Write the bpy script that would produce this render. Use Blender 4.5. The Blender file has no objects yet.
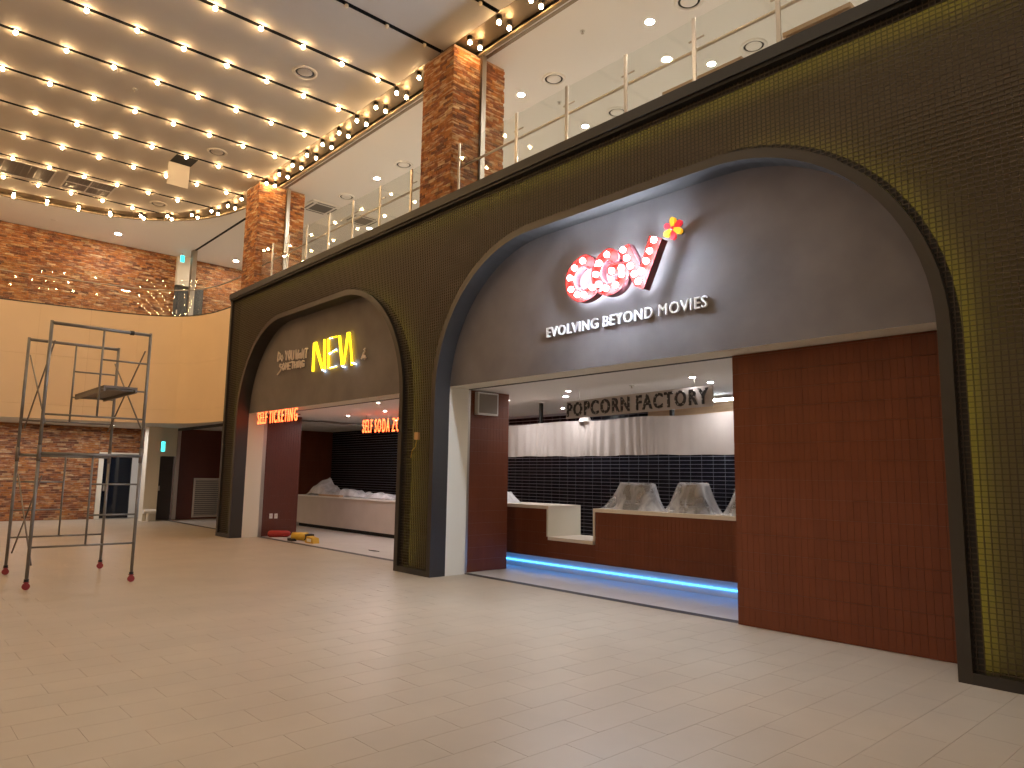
import bpy, bmesh, math, random
from mathutils import Vector, Matrix

rnd = random.Random(7)
SC = bpy.context.scene
COL = SC.collection

# ------------------------------------------------------------------ camera
F, YAW, PITCH, ROLL, DIST, EYE = 714.0, 0.83516, 0.128023, 0.016051, 6.7685, 1.6
_cy, _sy, _cp, _sp = math.cos(YAW), math.sin(YAW), math.cos(PITCH), math.sin(PITCH)
FWD = Vector((-_sy * _cp, _cy * _cp, _sp))
_r0 = Vector((_cy, _sy, 0)); _u0 = _r0.cross(FWD)
RIGHT = math.cos(ROLL) * _r0 + math.sin(ROLL) * _u0
UP = -math.sin(ROLL) * _r0 + math.cos(ROLL) * _u0
CAM = Vector((0, -DIST, EYE))
cd = bpy.data.cameras.new('camera'); cam = bpy.data.objects.new('camera', cd); COL.objects.link(cam)
cd.sensor_width = 36; cd.lens = 36 * F / 1024; cd.clip_end = 200
M = Matrix((RIGHT, UP, -FWD)).transposed().to_4x4(); M.translation = CAM
cam.matrix_world = M; SC.camera = cam
def pray(px, py): return (px - 512) / F * RIGHT - (py - 384) / F * UP + FWD
def PY(px, py, y):
    d = pray(px, py); return CAM + d * ((y - CAM.y) / d.y)
def PX(px, py, x):
    d = pray(px, py); return CAM + d * ((x - CAM.x) / d.x)
def PZ(px, py, z):
    d = pray(px, py); return CAM + d * ((z - CAM.z) / d.z)
def project(p):
    d = Vector(p) - CAM; w = d.dot(FWD)
    if w <= 0.05: return None
    return 512 + F * d.dot(RIGHT) / w, 384 - F * d.dot(UP) / w, w

# ------------------------------------------------------------------ world, exposure
W = bpy.data.worlds.new('world'); SC.world = W; W.use_nodes = True
W.node_tree.nodes['Background'].inputs[0].default_value = (1.0, 0.85, 0.7, 1)
W.node_tree.nodes['Background'].inputs[1].default_value = 0.02
SC.view_settings.view_transform = 'Standard'; SC.view_settings.look = 'None'
SC.view_settings.exposure = 1.28; SC.view_settings.gamma = 1.0; SC.view_settings.use_curve_mapping = False
SC.cycles.use_denoising = True
SC.cycles.max_bounces = 8; SC.cycles.diffuse_bounces = 4; SC.cycles.transparent_max_bounces = 16
SC.cycles.sample_clamp_indirect = 6.0
SC.cycles.caustics_reflective = False; SC.cycles.caustics_refractive = False

BULB_E, BULB_C = 62.0, (1.0, 0.64, 0.30)
DOWN_E, DOWN_C = 260.0, (1.0, 0.93, 0.83)

# ------------------------------------------------------------------ materials
def mat(name, col, rough=0.6, metal=0.0, spec=0.5, emit=None, estr=0.0, var=0.0, vscale=4.0, vstretch=(1, 1, 1), bump=0.0, bscale=40.0, objrand=0.0, alpha=None):
    m = bpy.data.materials.new(name); m.use_nodes = True
    nt = m.node_tree; b = nt.nodes['Principled BSDF']
    b.inputs['Base Color'].default_value = (*col, 1); b.inputs['Roughness'].default_value = rough
    b.inputs['Metallic'].default_value = metal; b.inputs['Specular IOR Level'].default_value = spec
    if emit:
        b.inputs['Emission Color'].default_value = (*emit, 1); b.inputs['Emission Strength'].default_value = estr
    src = None
    if var > 0 or bump > 0:
        tc = nt.nodes.new('ShaderNodeTexCoord'); mp = nt.nodes.new('ShaderNodeMapping')
        mp.inputs['Scale'].default_value = vstretch
        geo = nt.nodes.new('ShaderNodeNewGeometry')
        nt.links.new(geo.outputs['Position'], mp.inputs['Vector'])
    if var > 0:
        nz = nt.nodes.new('ShaderNodeTexNoise'); nz.inputs['Scale'].default_value = vscale; nz.inputs['Detail'].default_value = 6
        nt.links.new(mp.outputs[0], nz.inputs['Vector'])
        rp = nt.nodes.new('ShaderNodeMapRange'); rp.inputs[1].default_value = 0.25; rp.inputs[2].default_value = 0.75
        rp.inputs[3].default_value = 1 - var; rp.inputs[4].default_value = 1 + var
        nt.links.new(nz.outputs['Fac'], rp.inputs[0])
        src = rp.outputs[0]
    if objrand > 0:
        oi = nt.nodes.new('ShaderNodeObjectInfo'); r2 = nt.nodes.new('ShaderNodeMapRange')
        r2.inputs[3].default_value = 1 - objrand; r2.inputs[4].default_value = 1 + objrand
        nt.links.new(oi.outputs['Random'], r2.inputs[0])
        if src:
            mu = nt.nodes.new('ShaderNodeMath'); mu.operation = 'MULTIPLY'
            nt.links.new(src, mu.inputs[0]); nt.links.new(r2.outputs[0], mu.inputs[1]); src = mu.outputs[0]
        else: src = r2.outputs[0]
    if src:
        vm = nt.nodes.new('ShaderNodeVectorMath'); vm.operation = 'SCALE'
        vm.inputs[0].default_value = col; nt.links.new(src, vm.inputs['Scale'])
        nt.links.new(vm.outputs[0], b.inputs['Base Color'])
    if bump > 0:
        n2 = nt.nodes.new('ShaderNodeTexNoise'); n2.inputs['Scale'].default_value = bscale; n2.inputs['Detail'].default_value = 4
        nt.links.new(mp.outputs[0], n2.inputs['Vector'])
        bp = nt.nodes.new('ShaderNodeBump'); bp.inputs['Strength'].default_value = bump; bp.inputs['Distance'].default_value = 0.02
        nt.links.new(n2.outputs['Fac'], bp.inputs['Height']); nt.links.new(bp.outputs[0], b.inputs['Normal'])
    return m
def emat(name, col, s):
    m = bpy.data.materials.new(name); m.use_nodes = True; nt = m.node_tree
    nt.nodes.remove(nt.nodes['Principled BSDF'])
    e = nt.nodes.new('ShaderNodeEmission'); e.inputs[0].default_value = (*col, 1); e.inputs[1].default_value = s
    nt.links.new(e.outputs[0], nt.nodes['Material Output'].inputs[0]); return m
def glassmat(name, tint=(0.97, 0.985, 0.975), base=0.04):
    m = bpy.data.materials.new(name); m.use_nodes = True; nt = m.node_tree
    nt.nodes.remove(nt.nodes['Principled BSDF'])
    t = nt.nodes.new('ShaderNodeBsdfTransparent'); t.inputs[0].default_value = (*tint, 1)
    g = nt.nodes.new('ShaderNodeBsdfGlossy'); g.inputs['Roughness'].default_value = 0.02
    lw = nt.nodes.new('ShaderNodeLayerWeight'); lw.inputs[0].default_value = 0.5
    pw = nt.nodes.new('ShaderNodeMath'); pw.operation = 'POWER'; pw.inputs[1].default_value = 4.0; nt.links.new(lw.outputs['Facing'], pw.inputs[0])
    fr = nt.nodes.new('ShaderNodeMapRange'); fr.inputs[3].default_value = base; fr.inputs[4].default_value = 0.9; nt.links.new(pw.outputs[0], fr.inputs[0])
    mx = nt.nodes.new('ShaderNodeMixShader'); nt.links.new(fr.outputs[0], mx.inputs[0])
    nt.links.new(t.outputs[0], mx.inputs[1]); nt.links.new(g.outputs[0], mx.inputs[2])
    nt.links.new(mx.outputs[0], nt.nodes['Material Output'].inputs[0]); return m
def filmmat(name, trans=0.35, white=0.6):
    m = bpy.data.materials.new(name); m.use_nodes = True; nt = m.node_tree
    b = nt.nodes['Principled BSDF']; b.inputs['Base Color'].default_value = (white, white, white * 1.04, 1); b.inputs['Roughness'].default_value = 0.2
    geo = nt.nodes.new('ShaderNodeNewGeometry'); mp = nt.nodes.new('ShaderNodeMapping'); mp.inputs['Scale'].default_value = (1, 1, .45)
    nt.links.new(geo.outputs['Position'], mp.inputs['Vector'])
    nz = nt.nodes.new('ShaderNodeTexNoise'); nz.inputs['Scale'].default_value = 5; nz.inputs['Detail'].default_value = 3; nz.inputs['Distortion'].default_value = .8; nt.links.new(mp.outputs[0], nz.inputs['Vector'])
    bp = nt.nodes.new('ShaderNodeBump'); bp.inputs['Strength'].default_value = .7; bp.inputs['Distance'].default_value = .05; nt.links.new(nz.outputs['Fac'], bp.inputs['Height']); nt.links.new(bp.outputs[0], b.inputs['Normal'])
    r = nt.nodes.new('ShaderNodeMapRange'); r.inputs[1].default_value = .38; r.inputs[2].default_value = .66; r.inputs[3].default_value = min(1, trans + .16); r.inputs[4].default_value = max(0, trans - .25); nt.links.new(nz.outputs['Fac'], r.inputs[0])
    t = nt.nodes.new('ShaderNodeBsdfTransparent'); mx = nt.nodes.new('ShaderNodeMixShader'); nt.links.new(r.outputs[0], mx.inputs[0])
    nt.links.new(b.outputs[0], mx.inputs[1]); nt.links.new(t.outputs[0], mx.inputs[2])
    nt.links.new(mx.outputs[0], nt.nodes['Material Output'].inputs[0]); return m

FLOORT = mat('floor_tile', (0.445, 0.372, 0.283), 0.42, spec=0.35, var=0.08, vscale=1.3, objrand=0.02)
GROUT = mat('grout', (0.40, 0.34, 0.28), 0.9)
SHOPT = mat('shop_tile', (0.56, 0.52, 0.49), 0.4, var=0.05, vscale=2)
CEILM = mat('ceiling_paint', (0.50, 0.45, 0.385), 0.75, var=0.02)
UPCEIL = mat('white_ceiling_paint', (0.84, 0.82, 0.79), 0.8)
BRONZE = mat('bronze_band_metal', (0.17, 0.13, 0.085), 0.45, metal=0.8)
BLACKM = mat('black_metal', (0.012, 0.011, 0.010), 0.5)
VOID = mat('matte_black', (0.006, 0.006, 0.006), 0.9)
FRAME = mat('charcoal_frame_metal', (0.033, 0.029, 0.028), 0.5, var=0.05)
ARCHM = mat('arch_frame_metal', (0.060, 0.054, 0.050), 0.4, metal=0.5)
BAR = mat('grille_bar_metal', (0.075, 0.056, 0.043), 0.5, metal=0.1)
BACKING = mat('olive_backing', (0.16, 0.125, 0.085), 0.7, var=0.08, vscale=2)
LEDY = emat('yellow_led', (0.82, 0.74, 0.08), 7.0)
PLASTER = mat('grey_plaster', (0.150, 0.132, 0.128), 0.75, var=0.2, vscale=1.6, bump=0.08, bscale=8)
CREAM = mat('cream_paint', (0.74, 0.69, 0.58), 0.65)
FASCIA = mat('honey_fascia_panel', (0.77, 0.60, 0.41), 0.6, var=0.03, vscale=1.0)
FASCIAJ = mat('fascia_joint', (0.52, 0.36, 0.2), 0.8)
BROWN = mat('brown_glazed_tile', (0.160, 0.044, 0.018), 0.45, spec=0.3, var=0.12, vscale=2.0, vstretch=(3, 3, 0.6), objrand=0.05)
BROWNJ = mat('brown_tile_joint', (0.17, 0.085, 0.055), 0.8)
REDP = mat('oxblood_tile', (0.105, 0.026, 0.014), 0.4, var=0.08)
REDJ = mat('oxblood_joint', (0.09, 0.03, 0.02), 0.8)
BTILE = mat('black_gloss_tile', (0.006, 0.007, 0.012), 0.25, spec=0.14)
BTJ = mat('grey_tile_grout', (0.34, 0.35, 0.42), 0.8)
def brickmat(name, col, wash):
    m = mat(name, col, 0.88, bump=0.3); nt = m.node_tree; b = nt.nodes['Principled BSDF']
    g = nt.nodes.new('ShaderNodeNewGeometry'); mp = nt.nodes.new('ShaderNodeMapping'); mp.inputs['Scale'].default_value = (5, 5, 34)
    nt.links.new(g.outputs['Position'], mp.inputs['Vector'])
    nz = nt.nodes.new('ShaderNodeTexNoise'); nz.inputs['Scale'].default_value = 1.0; nz.inputs['Detail'].default_value = 3; nt.links.new(mp.outputs[0], nz.inputs['Vector'])
    r = nt.nodes.new('ShaderNodeMapRange'); r.inputs[1].default_value = 0.52; r.inputs[2].default_value = 0.66; r.inputs[3].default_value = 0; r.inputs[4].default_value = wash
    nt.links.new(nz.outputs['Fac'], r.inputs[0])
    n2 = nt.nodes.new('ShaderNodeTexNoise'); n2.inputs['Scale'].default_value = 9.0; nt.links.new(g.outputs['Position'], n2.inputs['Vector'])
    r2 = nt.nodes.new('ShaderNodeMapRange'); r2.inputs[1].default_value = .3; r2.inputs[2].default_value = .7; r2.inputs[3].default_value = .7; r2.inputs[4].default_value = 1.25; nt.links.new(n2.outputs['Fac'], r2.inputs[0])
    vm = nt.nodes.new('ShaderNodeVectorMath'); vm.operation = 'SCALE'; vm.inputs[0].default_value = col; nt.links.new(r2.outputs[0], vm.inputs['Scale'])
    mx = nt.nodes.new('ShaderNodeMix'); mx.data_type = 'RGBA'; nt.links.new(r.outputs[0], mx.inputs[0]); nt.links.new(vm.outputs[0], mx.inputs[6]); mx.inputs[7].default_value = (0.68, 0.50, 0.32, 1)
    nt.links.new(mx.outputs[2], b.inputs['Base Color']); return m
BRICKS = [brickmat('brick_red', (0.32, 0.112, 0.036), .55), brickmat('brick_orange', (0.41, 0.168, 0.050), .65), brickmat('brick_dark', (0.16, 0.060, 0.030), .3),
          brickmat('brick_whitewashed', (0.46, 0.27, 0.13), .95), brickmat('brick_rust', (0.36, 0.130, 0.036), .6), brickmat('brick_umber', (0.24, 0.085, 0.038), .45)]
BRW = [5, 4, 3, 2, 5, 4]
MORTAR = mat('brick_mortar', (0.33, 0.20, 0.13), 0.95, var=0.2, vscale=20)
STEEL = mat('brushed_steel', (0.50, 0.45, 0.39), 0.35, metal=1.0)
GALV = mat('galvanised_tube', (0.22, 0.205, 0.19), 0.4, metal=0.6, var=0.2, vscale=6)
DKTUBE = mat('dull_brace_tube', (0.20, 0.165, 0.14), 0.5, metal=0.5)
GLASS = glassmat('clear_glass')
DKGLASS = mat('dark_door_glass', (0.008, 0.012, 0.02), 0.08, spec=0.6)
BULB = emat('warm_bulb', BULB_C, BULB_E)
BULBOFF = mat('unlit_bulb', (0.72, 0.60, 0.42), 0.15)
BULBW = emat('cool_bulb', (0.69, 0.81, 1.0), 235.0)
HALO = emat('halo_led', (0.74, 0.84, 1.0), 24.0)
DOWN = emat('downlight_glow', DOWN_C, DOWN_E)
DOWNW = emat('shop_downlight_glow', (1.0, 0.96, 0.95), 370.0)
DOWND = emat('dim_shop_downlight_glow', (1.0, 0.96, 0.95), 60.0)
DOWNH = emat('lobby_fill_glow', (1.0, 0.80, 0.55), 145.0)  # glow of the fill downlights added over the near lobby
TUBEL = emat('tube_light', (0.92, 0.97, 1.0), 22.0)
BLUEL = emat('blue_led', (0.05, 0.33, 1.0), 3.2)
WHITEP = mat('white_plastic', (0.78, 0.76, 0.72), 0.4)
PALEM = mat('pale_metal', (0.62, 0.60, 0.56), 0.45)
WHITEL = mat('white_letter', (0.86, 0.85, 0.84), 0.4)
REDL = mat('red_letter_metal', (0.062, 0.0018, 0.0008), 0.6, spec=0.05)
REDSIDE = mat('plum_shadow_side', (0.15, 0.05, 0.055), 0.5, spec=.2)  # purple-grey shadow on the letter sides, put into their colour
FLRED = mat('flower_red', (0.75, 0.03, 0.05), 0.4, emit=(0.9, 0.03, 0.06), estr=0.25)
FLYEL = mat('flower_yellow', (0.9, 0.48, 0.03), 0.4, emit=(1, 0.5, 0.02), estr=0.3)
NEONY = emat('yellow_neon', (1.0, 0.62, 0.01), 2.2)
NEONB = emat('blue_white_neon', (0.45, 0.7, 1.0), 5.0)
NEONOFF = mat('unlit_neon_tube', (0.80, 0.68, 0.60), 0.3)
NEONR = emat('red_neon_letter', (1.0, 0.10, 0.025), 3.0)
EXITG = emat('exit_green', (0.04, 0.55, 0.55), 1.6)
PAPER = mat('kraft_white_cover', (0.50, 0.45, 0.425), 0.8, var=0.06, vscale=3)
PAPERW = mat('white_cover_sheet', (0.78, 0.75, 0.72), 0.6, var=0.05, vscale=8)
FILM = filmmat('plastic_film', 0.60, 0.75)
FILM2 = filmmat('thin_plastic_film', 0.1, 0.78)
DKPL = mat('dark_plastic', (0.03, 0.03, 0.035), 0.4)
GREYPL = mat('grey_plastic', (0.2, 0.2, 0.21), 0.5)
TAN = mat('tan_wood', (0.50, 0.34, 0.21), 0.6, var=0.1, vscale=3, vstretch=(1, 1, 8))
WTOP = mat('pale_solid_worktop', (0.72, 0.64, 0.55), 0.4)
GREYW = mat('grey_white_paint', (0.62, 0.61, 0.58), 0.6)
VENT = mat('vent_metal', (0.58, 0.55, 0.52), 0.5)
ACG = mat('ac_grille_grey', (0.15, 0.14, 0.13), 0.5)
YTOOL = mat('yellow_tool', (0.62, 0.38, 0.04), 0.5)
REDBAG = mat('red_fabric', (0.34, 0.02, 0.012), 0.6)
CASTER = mat('red_caster', (0.30, 0.03, 0.03), 0.5)
def dotmat():
    m = mat('dotted_black_letter', (0.03, 0.025, 0.025), 0.5); nt = m.node_tree; b = nt.nodes['Principled BSDF']
    g = nt.nodes.new('ShaderNodeNewGeometry'); s = nt.nodes.new('ShaderNodeSeparateXYZ'); nt.links.new(g.outputs['Position'], s.inputs[0])
    def wave(o, k):
        a = nt.nodes.new('ShaderNodeMath'); a.operation = 'MULTIPLY'; a.inputs[1].default_value = k; nt.links.new(o, a.inputs[0])
        c = nt.nodes.new('ShaderNodeMath'); c.operation = 'SINE'; nt.links.new(a.outputs[0], c.inputs[0]); return c.outputs[0]
    mu = nt.nodes.new('ShaderNodeMath'); mu.operation = 'MULTIPLY'
    nt.links.new(wave(s.outputs['X'], 2 * math.pi / 0.09), mu.inputs[0]); nt.links.new(wave(s.outputs['Z'], 2 * math.pi / 0.09), mu.inputs[1])
    gt = nt.nodes.new('ShaderNodeMath'); gt.operation = 'GREATER_THAN'; gt.inputs[1].default_value = 0.78; nt.links.new(mu.outputs[0], gt.inputs[0])
    mx = nt.nodes.new('ShaderNodeMix'); mx.data_type = 'RGBA'; nt.links.new(gt.outputs[0], mx.inputs[0])
    mx.inputs[6].default_value = (0.03, 0.025, 0.025, 1); mx.inputs[7].default_value = (0.5, 0.47, 0.44, 1)
    nt.links.new(mx.outputs[2], b.inputs['Base Color']); return m
DOTTED = dotmat()

# ------------------------------------------------------------------ mesh helpers
class MB:
    def __init__(s): s.v, s.f, s.mi = [], [], []
    def add(s, vs, fs, mi=0):
        o = len(s.v); s.v += [tuple(p) for p in vs]
        for f in fs: s.f.append(tuple(i + o for i in f)); s.mi.append(mi)
        return s
    def box(s, x0, x1, y0, y1, z0, z1, mi=0):
        v = [(x, y, z) for z in (z0, z1) for y in (y0, y1) for x in (x0, x1)]
        return s.add(v, [(0, 2, 3, 1), (4, 5, 7, 6), (0, 1, 5, 4), (2, 6, 7, 3), (0, 4, 6, 2), (1, 3, 7, 5)], mi)
    def obox(s, c, ax, ay, az, mi=0):
        c, ax, ay, az = map(Vector, (c, ax, ay, az))
        v = [c + i * ax + j * ay + k * az for k in (-.5, .5) for j in (-.5, .5) for i in (-.5, .5)]
        return s.add(v, [(0, 2, 3, 1), (4, 5, 7, 6), (0, 1, 5, 4), (2, 6, 7, 3), (0, 4, 6, 2), (1, 3, 7, 5)], mi)
    def tube(s, pts, r, n=8, mi=0, closed=False, cap=True):
        P = [Vector(p) for p in pts]; m = len(P); rings = []
        ref = None
        for i in range(m):
            if closed: t = P[(i + 1) % m] - P[i - 1]
            else: t = P[min(i + 1, m - 1)] - P[max(i - 1, 0)]
            t.normalize()
            if ref is None:
                a = Vector((0, 0, 1)) if abs(t.z) < 0.9 else Vector((1, 0, 0))
                ref = t.cross(a).normalized()
            ref = (ref - t * ref.dot(t)).normalized(); b = t.cross(ref)
            rr = r[i] if isinstance(r, (list, tuple)) else r
            rings.append([P[i] + rr * (math.cos(2 * math.pi * k / n) * ref + math.sin(2 * math.pi * k / n) * b) for k in range(n)])
        vs = [p for q in rings for p in q]; fs = []
        for i in range(m if closed else m - 1):
            j = (i + 1) % m
            for k in range(n): fs.append((i * n + k, i * n + (k + 1) % n, j * n + (k + 1) % n, j * n + k))
        if cap and not closed: fs += [tuple(range(n))[::-1], tuple((m - 1) * n + k for k in range(n))]
        return s.add(vs, fs, mi)
    def sphere(s, c, r, seg=10, rings=6, mi=0, sz=1.0):
        vs = [(c[0], c[1], c[2] + r * sz)]
        for i in range(1, rings):
            a = math.pi * i / rings
            for k in range(seg):
                b = 2 * math.pi * k / seg
                vs.append((c[0] + r * math.sin(a) * math.cos(b), c[1] + r * math.sin(a) * math.sin(b), c[2] + r * sz * math.cos(a)))
        vs.append((c[0], c[1], c[2] - r * sz)); fs = []
        for k in range(seg): fs.append((0, 1 + k, 1 + (k + 1) % seg))
        for i in range(rings - 2):
            for k in range(seg):
                a = 1 + i * seg + k; b = 1 + i * seg + (k + 1) % seg; fs.append((a, a + seg, b + seg, b))
        o = 1 + (rings - 2) * seg
        for k in range(seg): fs.append((o + k, len(vs) - 1, o + (k + 1) % seg))
        return s.add(vs, fs, mi)
    def prism(s, poly, a0, a1, axis='y', mi=0, mis=None):
        n = len(poly)
        def pt(p, a): return (p[0], a, p[1]) if axis == 'y' else ((p[0], p[1], a) if axis == 'z' else (a, p[0], p[1]))
        vs = [pt(p, a0) for p in poly] + [pt(p, a1) for p in poly]
        s.add(vs, [tuple(range(n)), tuple(range(2 * n - 1, n - 1, -1))], mi)
        s.add(vs, [(i, i + n, (i + 1) % n + n, (i + 1) % n) for i in range(n)], mi if mis is None else mis)
        return s
    def lathe(s, prof, c=(0, 0, 0), n=20, mi=0):
        vs = []; m = len(prof)
        for r, z in prof:
            for k in range(n):
                a = 2 * math.pi * k / n; vs.append((c[0] + r * math.cos(a), c[1] + r * math.sin(a), c[2] + z))
        return s.add(vs, [(i * n + k, i * n + (k + 1) % n, (i + 1) * n + (k + 1) % n, (i + 1) * n + k) for i in range(m - 1) for k in range(n)], mi)
    def mesh(s, name, mats):
        me = bpy.data.meshes.new(name); me.from_pydata(s.v, [], s.f)
        for m in (mats if isinstance(mats, (list, tuple)) else [mats]): me.materials.append(m)
        me.polygons.foreach_set('material_index', s.mi); me.update(); return me
    def build(s, name, mats, parent=None, smooth=False, recalc=True):
        me = s.mesh(name, mats)
        if recalc:
            bm = bmesh.new(); bm.from_mesh(me); bmesh.ops.recalc_face_normals(bm, faces=bm.faces); bm.to_mesh(me); bm.free()
        if smooth: me.polygons.foreach_set('use_smooth', [True] * len(me.polygons))
        return link(name, me, parent)
def link(name, data, parent=None):
    o = bpy.data.objects.new(name, data); COL.objects.link(o)
    if parent: setpar(o, parent)
    return o
def setpar(o, parent):
    o.parent = parent
    w = Vector((0, 0, 0)); p = parent
    while p: w += p.location; p = p.parent
    o.matrix_parent_inverse = Matrix.Translation(-w) if w.length else Matrix()
    # grandchildren: the inverse must undo the whole chain once
    if parent.parent:
        o.matrix_parent_inverse = (Matrix.Translation(parent.location) @ parent.matrix_parent_inverse @ Matrix()).inverted() if False else parent_world(parent).inverted()
def parent_world(p):
    m = Matrix.Translation(p.location)
    if p.parent: m = parent_world(p.parent) @ p.matrix_parent_inverse @ m
    return m
def thing(name, label, cat, loc=(0, 0, 0), group=None):
    o = bpy.data.objects.new(name, None); COL.objects.link(o); o.empty_display_size = 0.1; o.location = loc
    return tag(o, label, cat, group)
def tag(o, label, cat, group=None):
    o['label'] = label; o['category'] = cat
    if group: o['group'] = group
    return o
def struct(o, label=None):
    o['kind'] = 'structure'
    if label: o['label'] = label
    return o
def stuff(o): o['kind'] = 'stuff'; return o
def copy_tree(o, parent=None):
    c = o.copy(); COL.objects.link(c)
    if parent: c.parent = parent
    for ch in o.children: copy_tree(ch, c)
    return c
def text_islands(body, width, height, depth, bold=0.0):
    """letter meshes for a line of text, fitted to width x height, in the x-z plane, extruded along y; list of (verts, faces)"""
    cu = bpy.data.curves.new('t', 'FONT'); cu.body = body; cu.size = 1; cu.extrude = 0.5; cu.resolution_u = 3; cu.offset = bold
    o = bpy.data.objects.new('t', cu); COL.objects.link(o)
    dg = bpy.context.evaluated_depsgraph_get(); me = bpy.data.meshes.new_from_object(o.evaluated_get(dg))
    bpy.data.objects.remove(o); bpy.data.curves.remove(cu)
    bm = bmesh.new(); bm.from_mesh(me); bmesh.ops.remove_doubles(bm, verts=bm.verts, dist=1e-4)
    xs = [v.co.x for v in bm.verts]; ys = [v.co.y for v in bm.verts]
    x0, x1, y0, y1 = min(xs), max(xs), min(ys), max(ys)
    bm.verts.ensure_lookup_table(); seen = set(); out = []
    for v in bm.verts:
        if v in seen: continue
        st, isl = [v], []; seen.add(v)
        while st:
            a = st.pop(); isl.append(a)
            for e in a.link_edges:
                b = e.other_vert(a)
                if b not in seen: seen.add(b); st.append(b)
        idx = {a: i for i, a in enumerate(isl)}; fs = set()
        for a in isl: fs.update(a.link_faces)
        out.append(([((a.co.x - x0) / (x1 - x0) * width, -a.co.z * depth, (a.co.y - y0) / (y1 - y0) * height) for a in isl], [tuple(idx[q] for q in f.verts) for f in fs]))
    bm.free(); bpy.data.meshes.remove(me)
    out.sort(key=lambda t: min(p[0] for p in t[0])); return out
def text_sign(parent, body, x0, z0, x1, z1, h, y, depth, m, name='letter', squeeze=1.0, bold=0.0):
    """letters along the line from (x0,z0) to (x1,z1) on a plane of constant y, front face at y"""
    L = x1 - x0; sl = (z1 - z0) / L
    for vs, fs in text_islands(body, L, h, depth, bold):
        mx = (min(p[0] for p in vs) + max(p[0] for p in vs)) / 2; vs = [(mx + (p[0] - mx) * squeeze, p[1], p[2]) for p in vs]
        b = MB(); b.add([(x0 + p[0], y + depth / 2 + p[1], z0 + sl * p[0] + p[2]) for p in vs], fs)
        b.build(name, m, parent)

# ------------------------------------------------------------------ plan
HC, TOP, SLAB = 9.2, 6.17, 6.1          # hall ceiling, top of the shop front, gallery floor
LZ = 3.04                               # lintel underside
def catmull(P, n=8):
    out = []
    for i in range(len(P) - 1):
        p0, p1, p2, p3 = P[max(i - 1, 0)], P[i], P[i + 1], P[min(i + 2, len(P) - 1)]
        for k in range(n):
            t = k / n
            out.append(tuple(0.5 * (2 * b + (c - a) * t + (2 * a - 5 * b + 4 * c - d) * t * t + (3 * b - a - 3 * c + d) * t ** 3) for a, b, c, d in zip(p0, p1, p2, p3)))
    out.append(P[-1]); return out
MIDY = -7.15
half = catmull([(-18.2, .32), (-19.75, .24), (-21.0, -.05), (-22.05, -.66), (-22.9, -1.78), (-23.2, -3.2), (-23.36, -4.7), (-23.4, MIDY)], 6)
INNER = [(8.0, .32)] + half + [(x, 2 * MIDY - y) for x, y in half[-2::-1]] + [(8.0, 2 * MIDY - .32)]
def offset(P, d):
    out = []
    for i in range(len(P)):
        a = Vector(P[max(i - 1, 0)]); b = Vector(P[min(i + 1, len(P) - 1)]); t = (b - a).normalized()
        out.append((P[i][0] + t.y * d, P[i][1] - t.x * d))
    return out
def curve_y(x):
    P = [(8.0, .32)] + half
    for (x0, y0), (x1, y1) in zip(P, P[1:]):
        if x1 <= x <= x0: return y0 + (y1 - y0) * (x0 - x) / max(x0 - x1, 1e-9)
    return MIDY
def ribbon(b, P, Q, z, mi=0, flip=False):
    n = len(P); vs = [(p[0], p[1], z) for p in P] + [(p[0], p[1], z) for p in Q]
    b.add(vs, [(i, i + 1, n + i + 1, n + i) for i in range(n - 1)], mi)
def wallstrip(b, P, z0, z1, mi=0):
    n = len(P); b.add([(p[0], p[1], z0) for p in P] + [(p[0], p[1], z1) for p in P], [(i, i + 1, n + i + 1, n + i) for i in range(n - 1)], mi)
OUT55 = offset(INNER, .52); fh = catmull([(-18.2, .50), (-19.84, .47), (-21.0, .34), (-21.9, -.02), (-22.6, -.85), (-22.98, -2.06), (-23.17, -3.26), (-23.35, -4.5), (-23.45, MIDY)], 8)
FASC = [(8.0, .50)] + fh + [(x, 2 * MIDY - y) for x, y in fh[-2::-1]] + [(8.0, 2 * MIDY - .50)]

# ------------------------------------------------------------------ floor
b = MB(); b.box(-28, 8, -14.9, 8, -0.3, -0.0022)
floor = struct(b.build('floor', GROUT), 'beige tiled lobby floor')
TW, TL, GAP = .305, .615, .0022
tb = MB(); tb.box(-TW / 2 + GAP / 2, TW / 2 - GAP / 2, -TL / 2 + GAP / 2, TL / 2 - GAP / 2, -.012, 0)
tile_me = tb.mesh('tile', FLOORT)
tiles = []
nx0 = int((-26.5 + 2.83) / TW) - 1
for i in range(nx0, int((8 + 2.83) / TW)):
    cx = -2.83 + (i + .5) * TW; y = -3.45 + (0.0 if i % 2 else .5 * TL)
    j0 = int((-14.5 - y) / TL); j = j0
    while y + j * TL < .68:
        cy = y + (j + .5) * TL
        if not (-26.4 < cx < 7.8): j += 1; continue
        tiles.append((cx, cy)); j += 1
def vis(cx, cy):
    q = project((cx, cy, 0)); return q is not None and -30 < q[0] < 1054 and q[1] < 800
tiles.sort(key=lambda t: (not vis(*t), (Vector((t[0], t[1], 0)) - CAM).length))
fld = MB()
for k, (cx, cy) in enumerate(tiles):
    if k < 300 and cy < .4:
        o = link('tile', tile_me, floor); o.location = (cx, cy, 0)
    else:
        y1 = min(cy + TL / 2 - GAP / 2, .70)
        if y1 > cy - TL / 2 + .02: fld.box(cx - TW / 2 + GAP / 2, cx + TW / 2 - GAP / 2, cy - TL / 2 + GAP / 2, y1, -.012, 0)
stuff(fld.build('tile_field', FLOORT, floor, recalc=False))
sf = MB()
x = -25.0
while x < -1.2:
    y = .84
    while y < 5.0:
        sf.box(x + .002, x + .598, y + .002, min(y + .598, 5.09), -.012, 0); y += .6
    x += .6
stuff(sf.build('shop_tile_field', SHOPT, floor, recalc=False))
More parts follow.
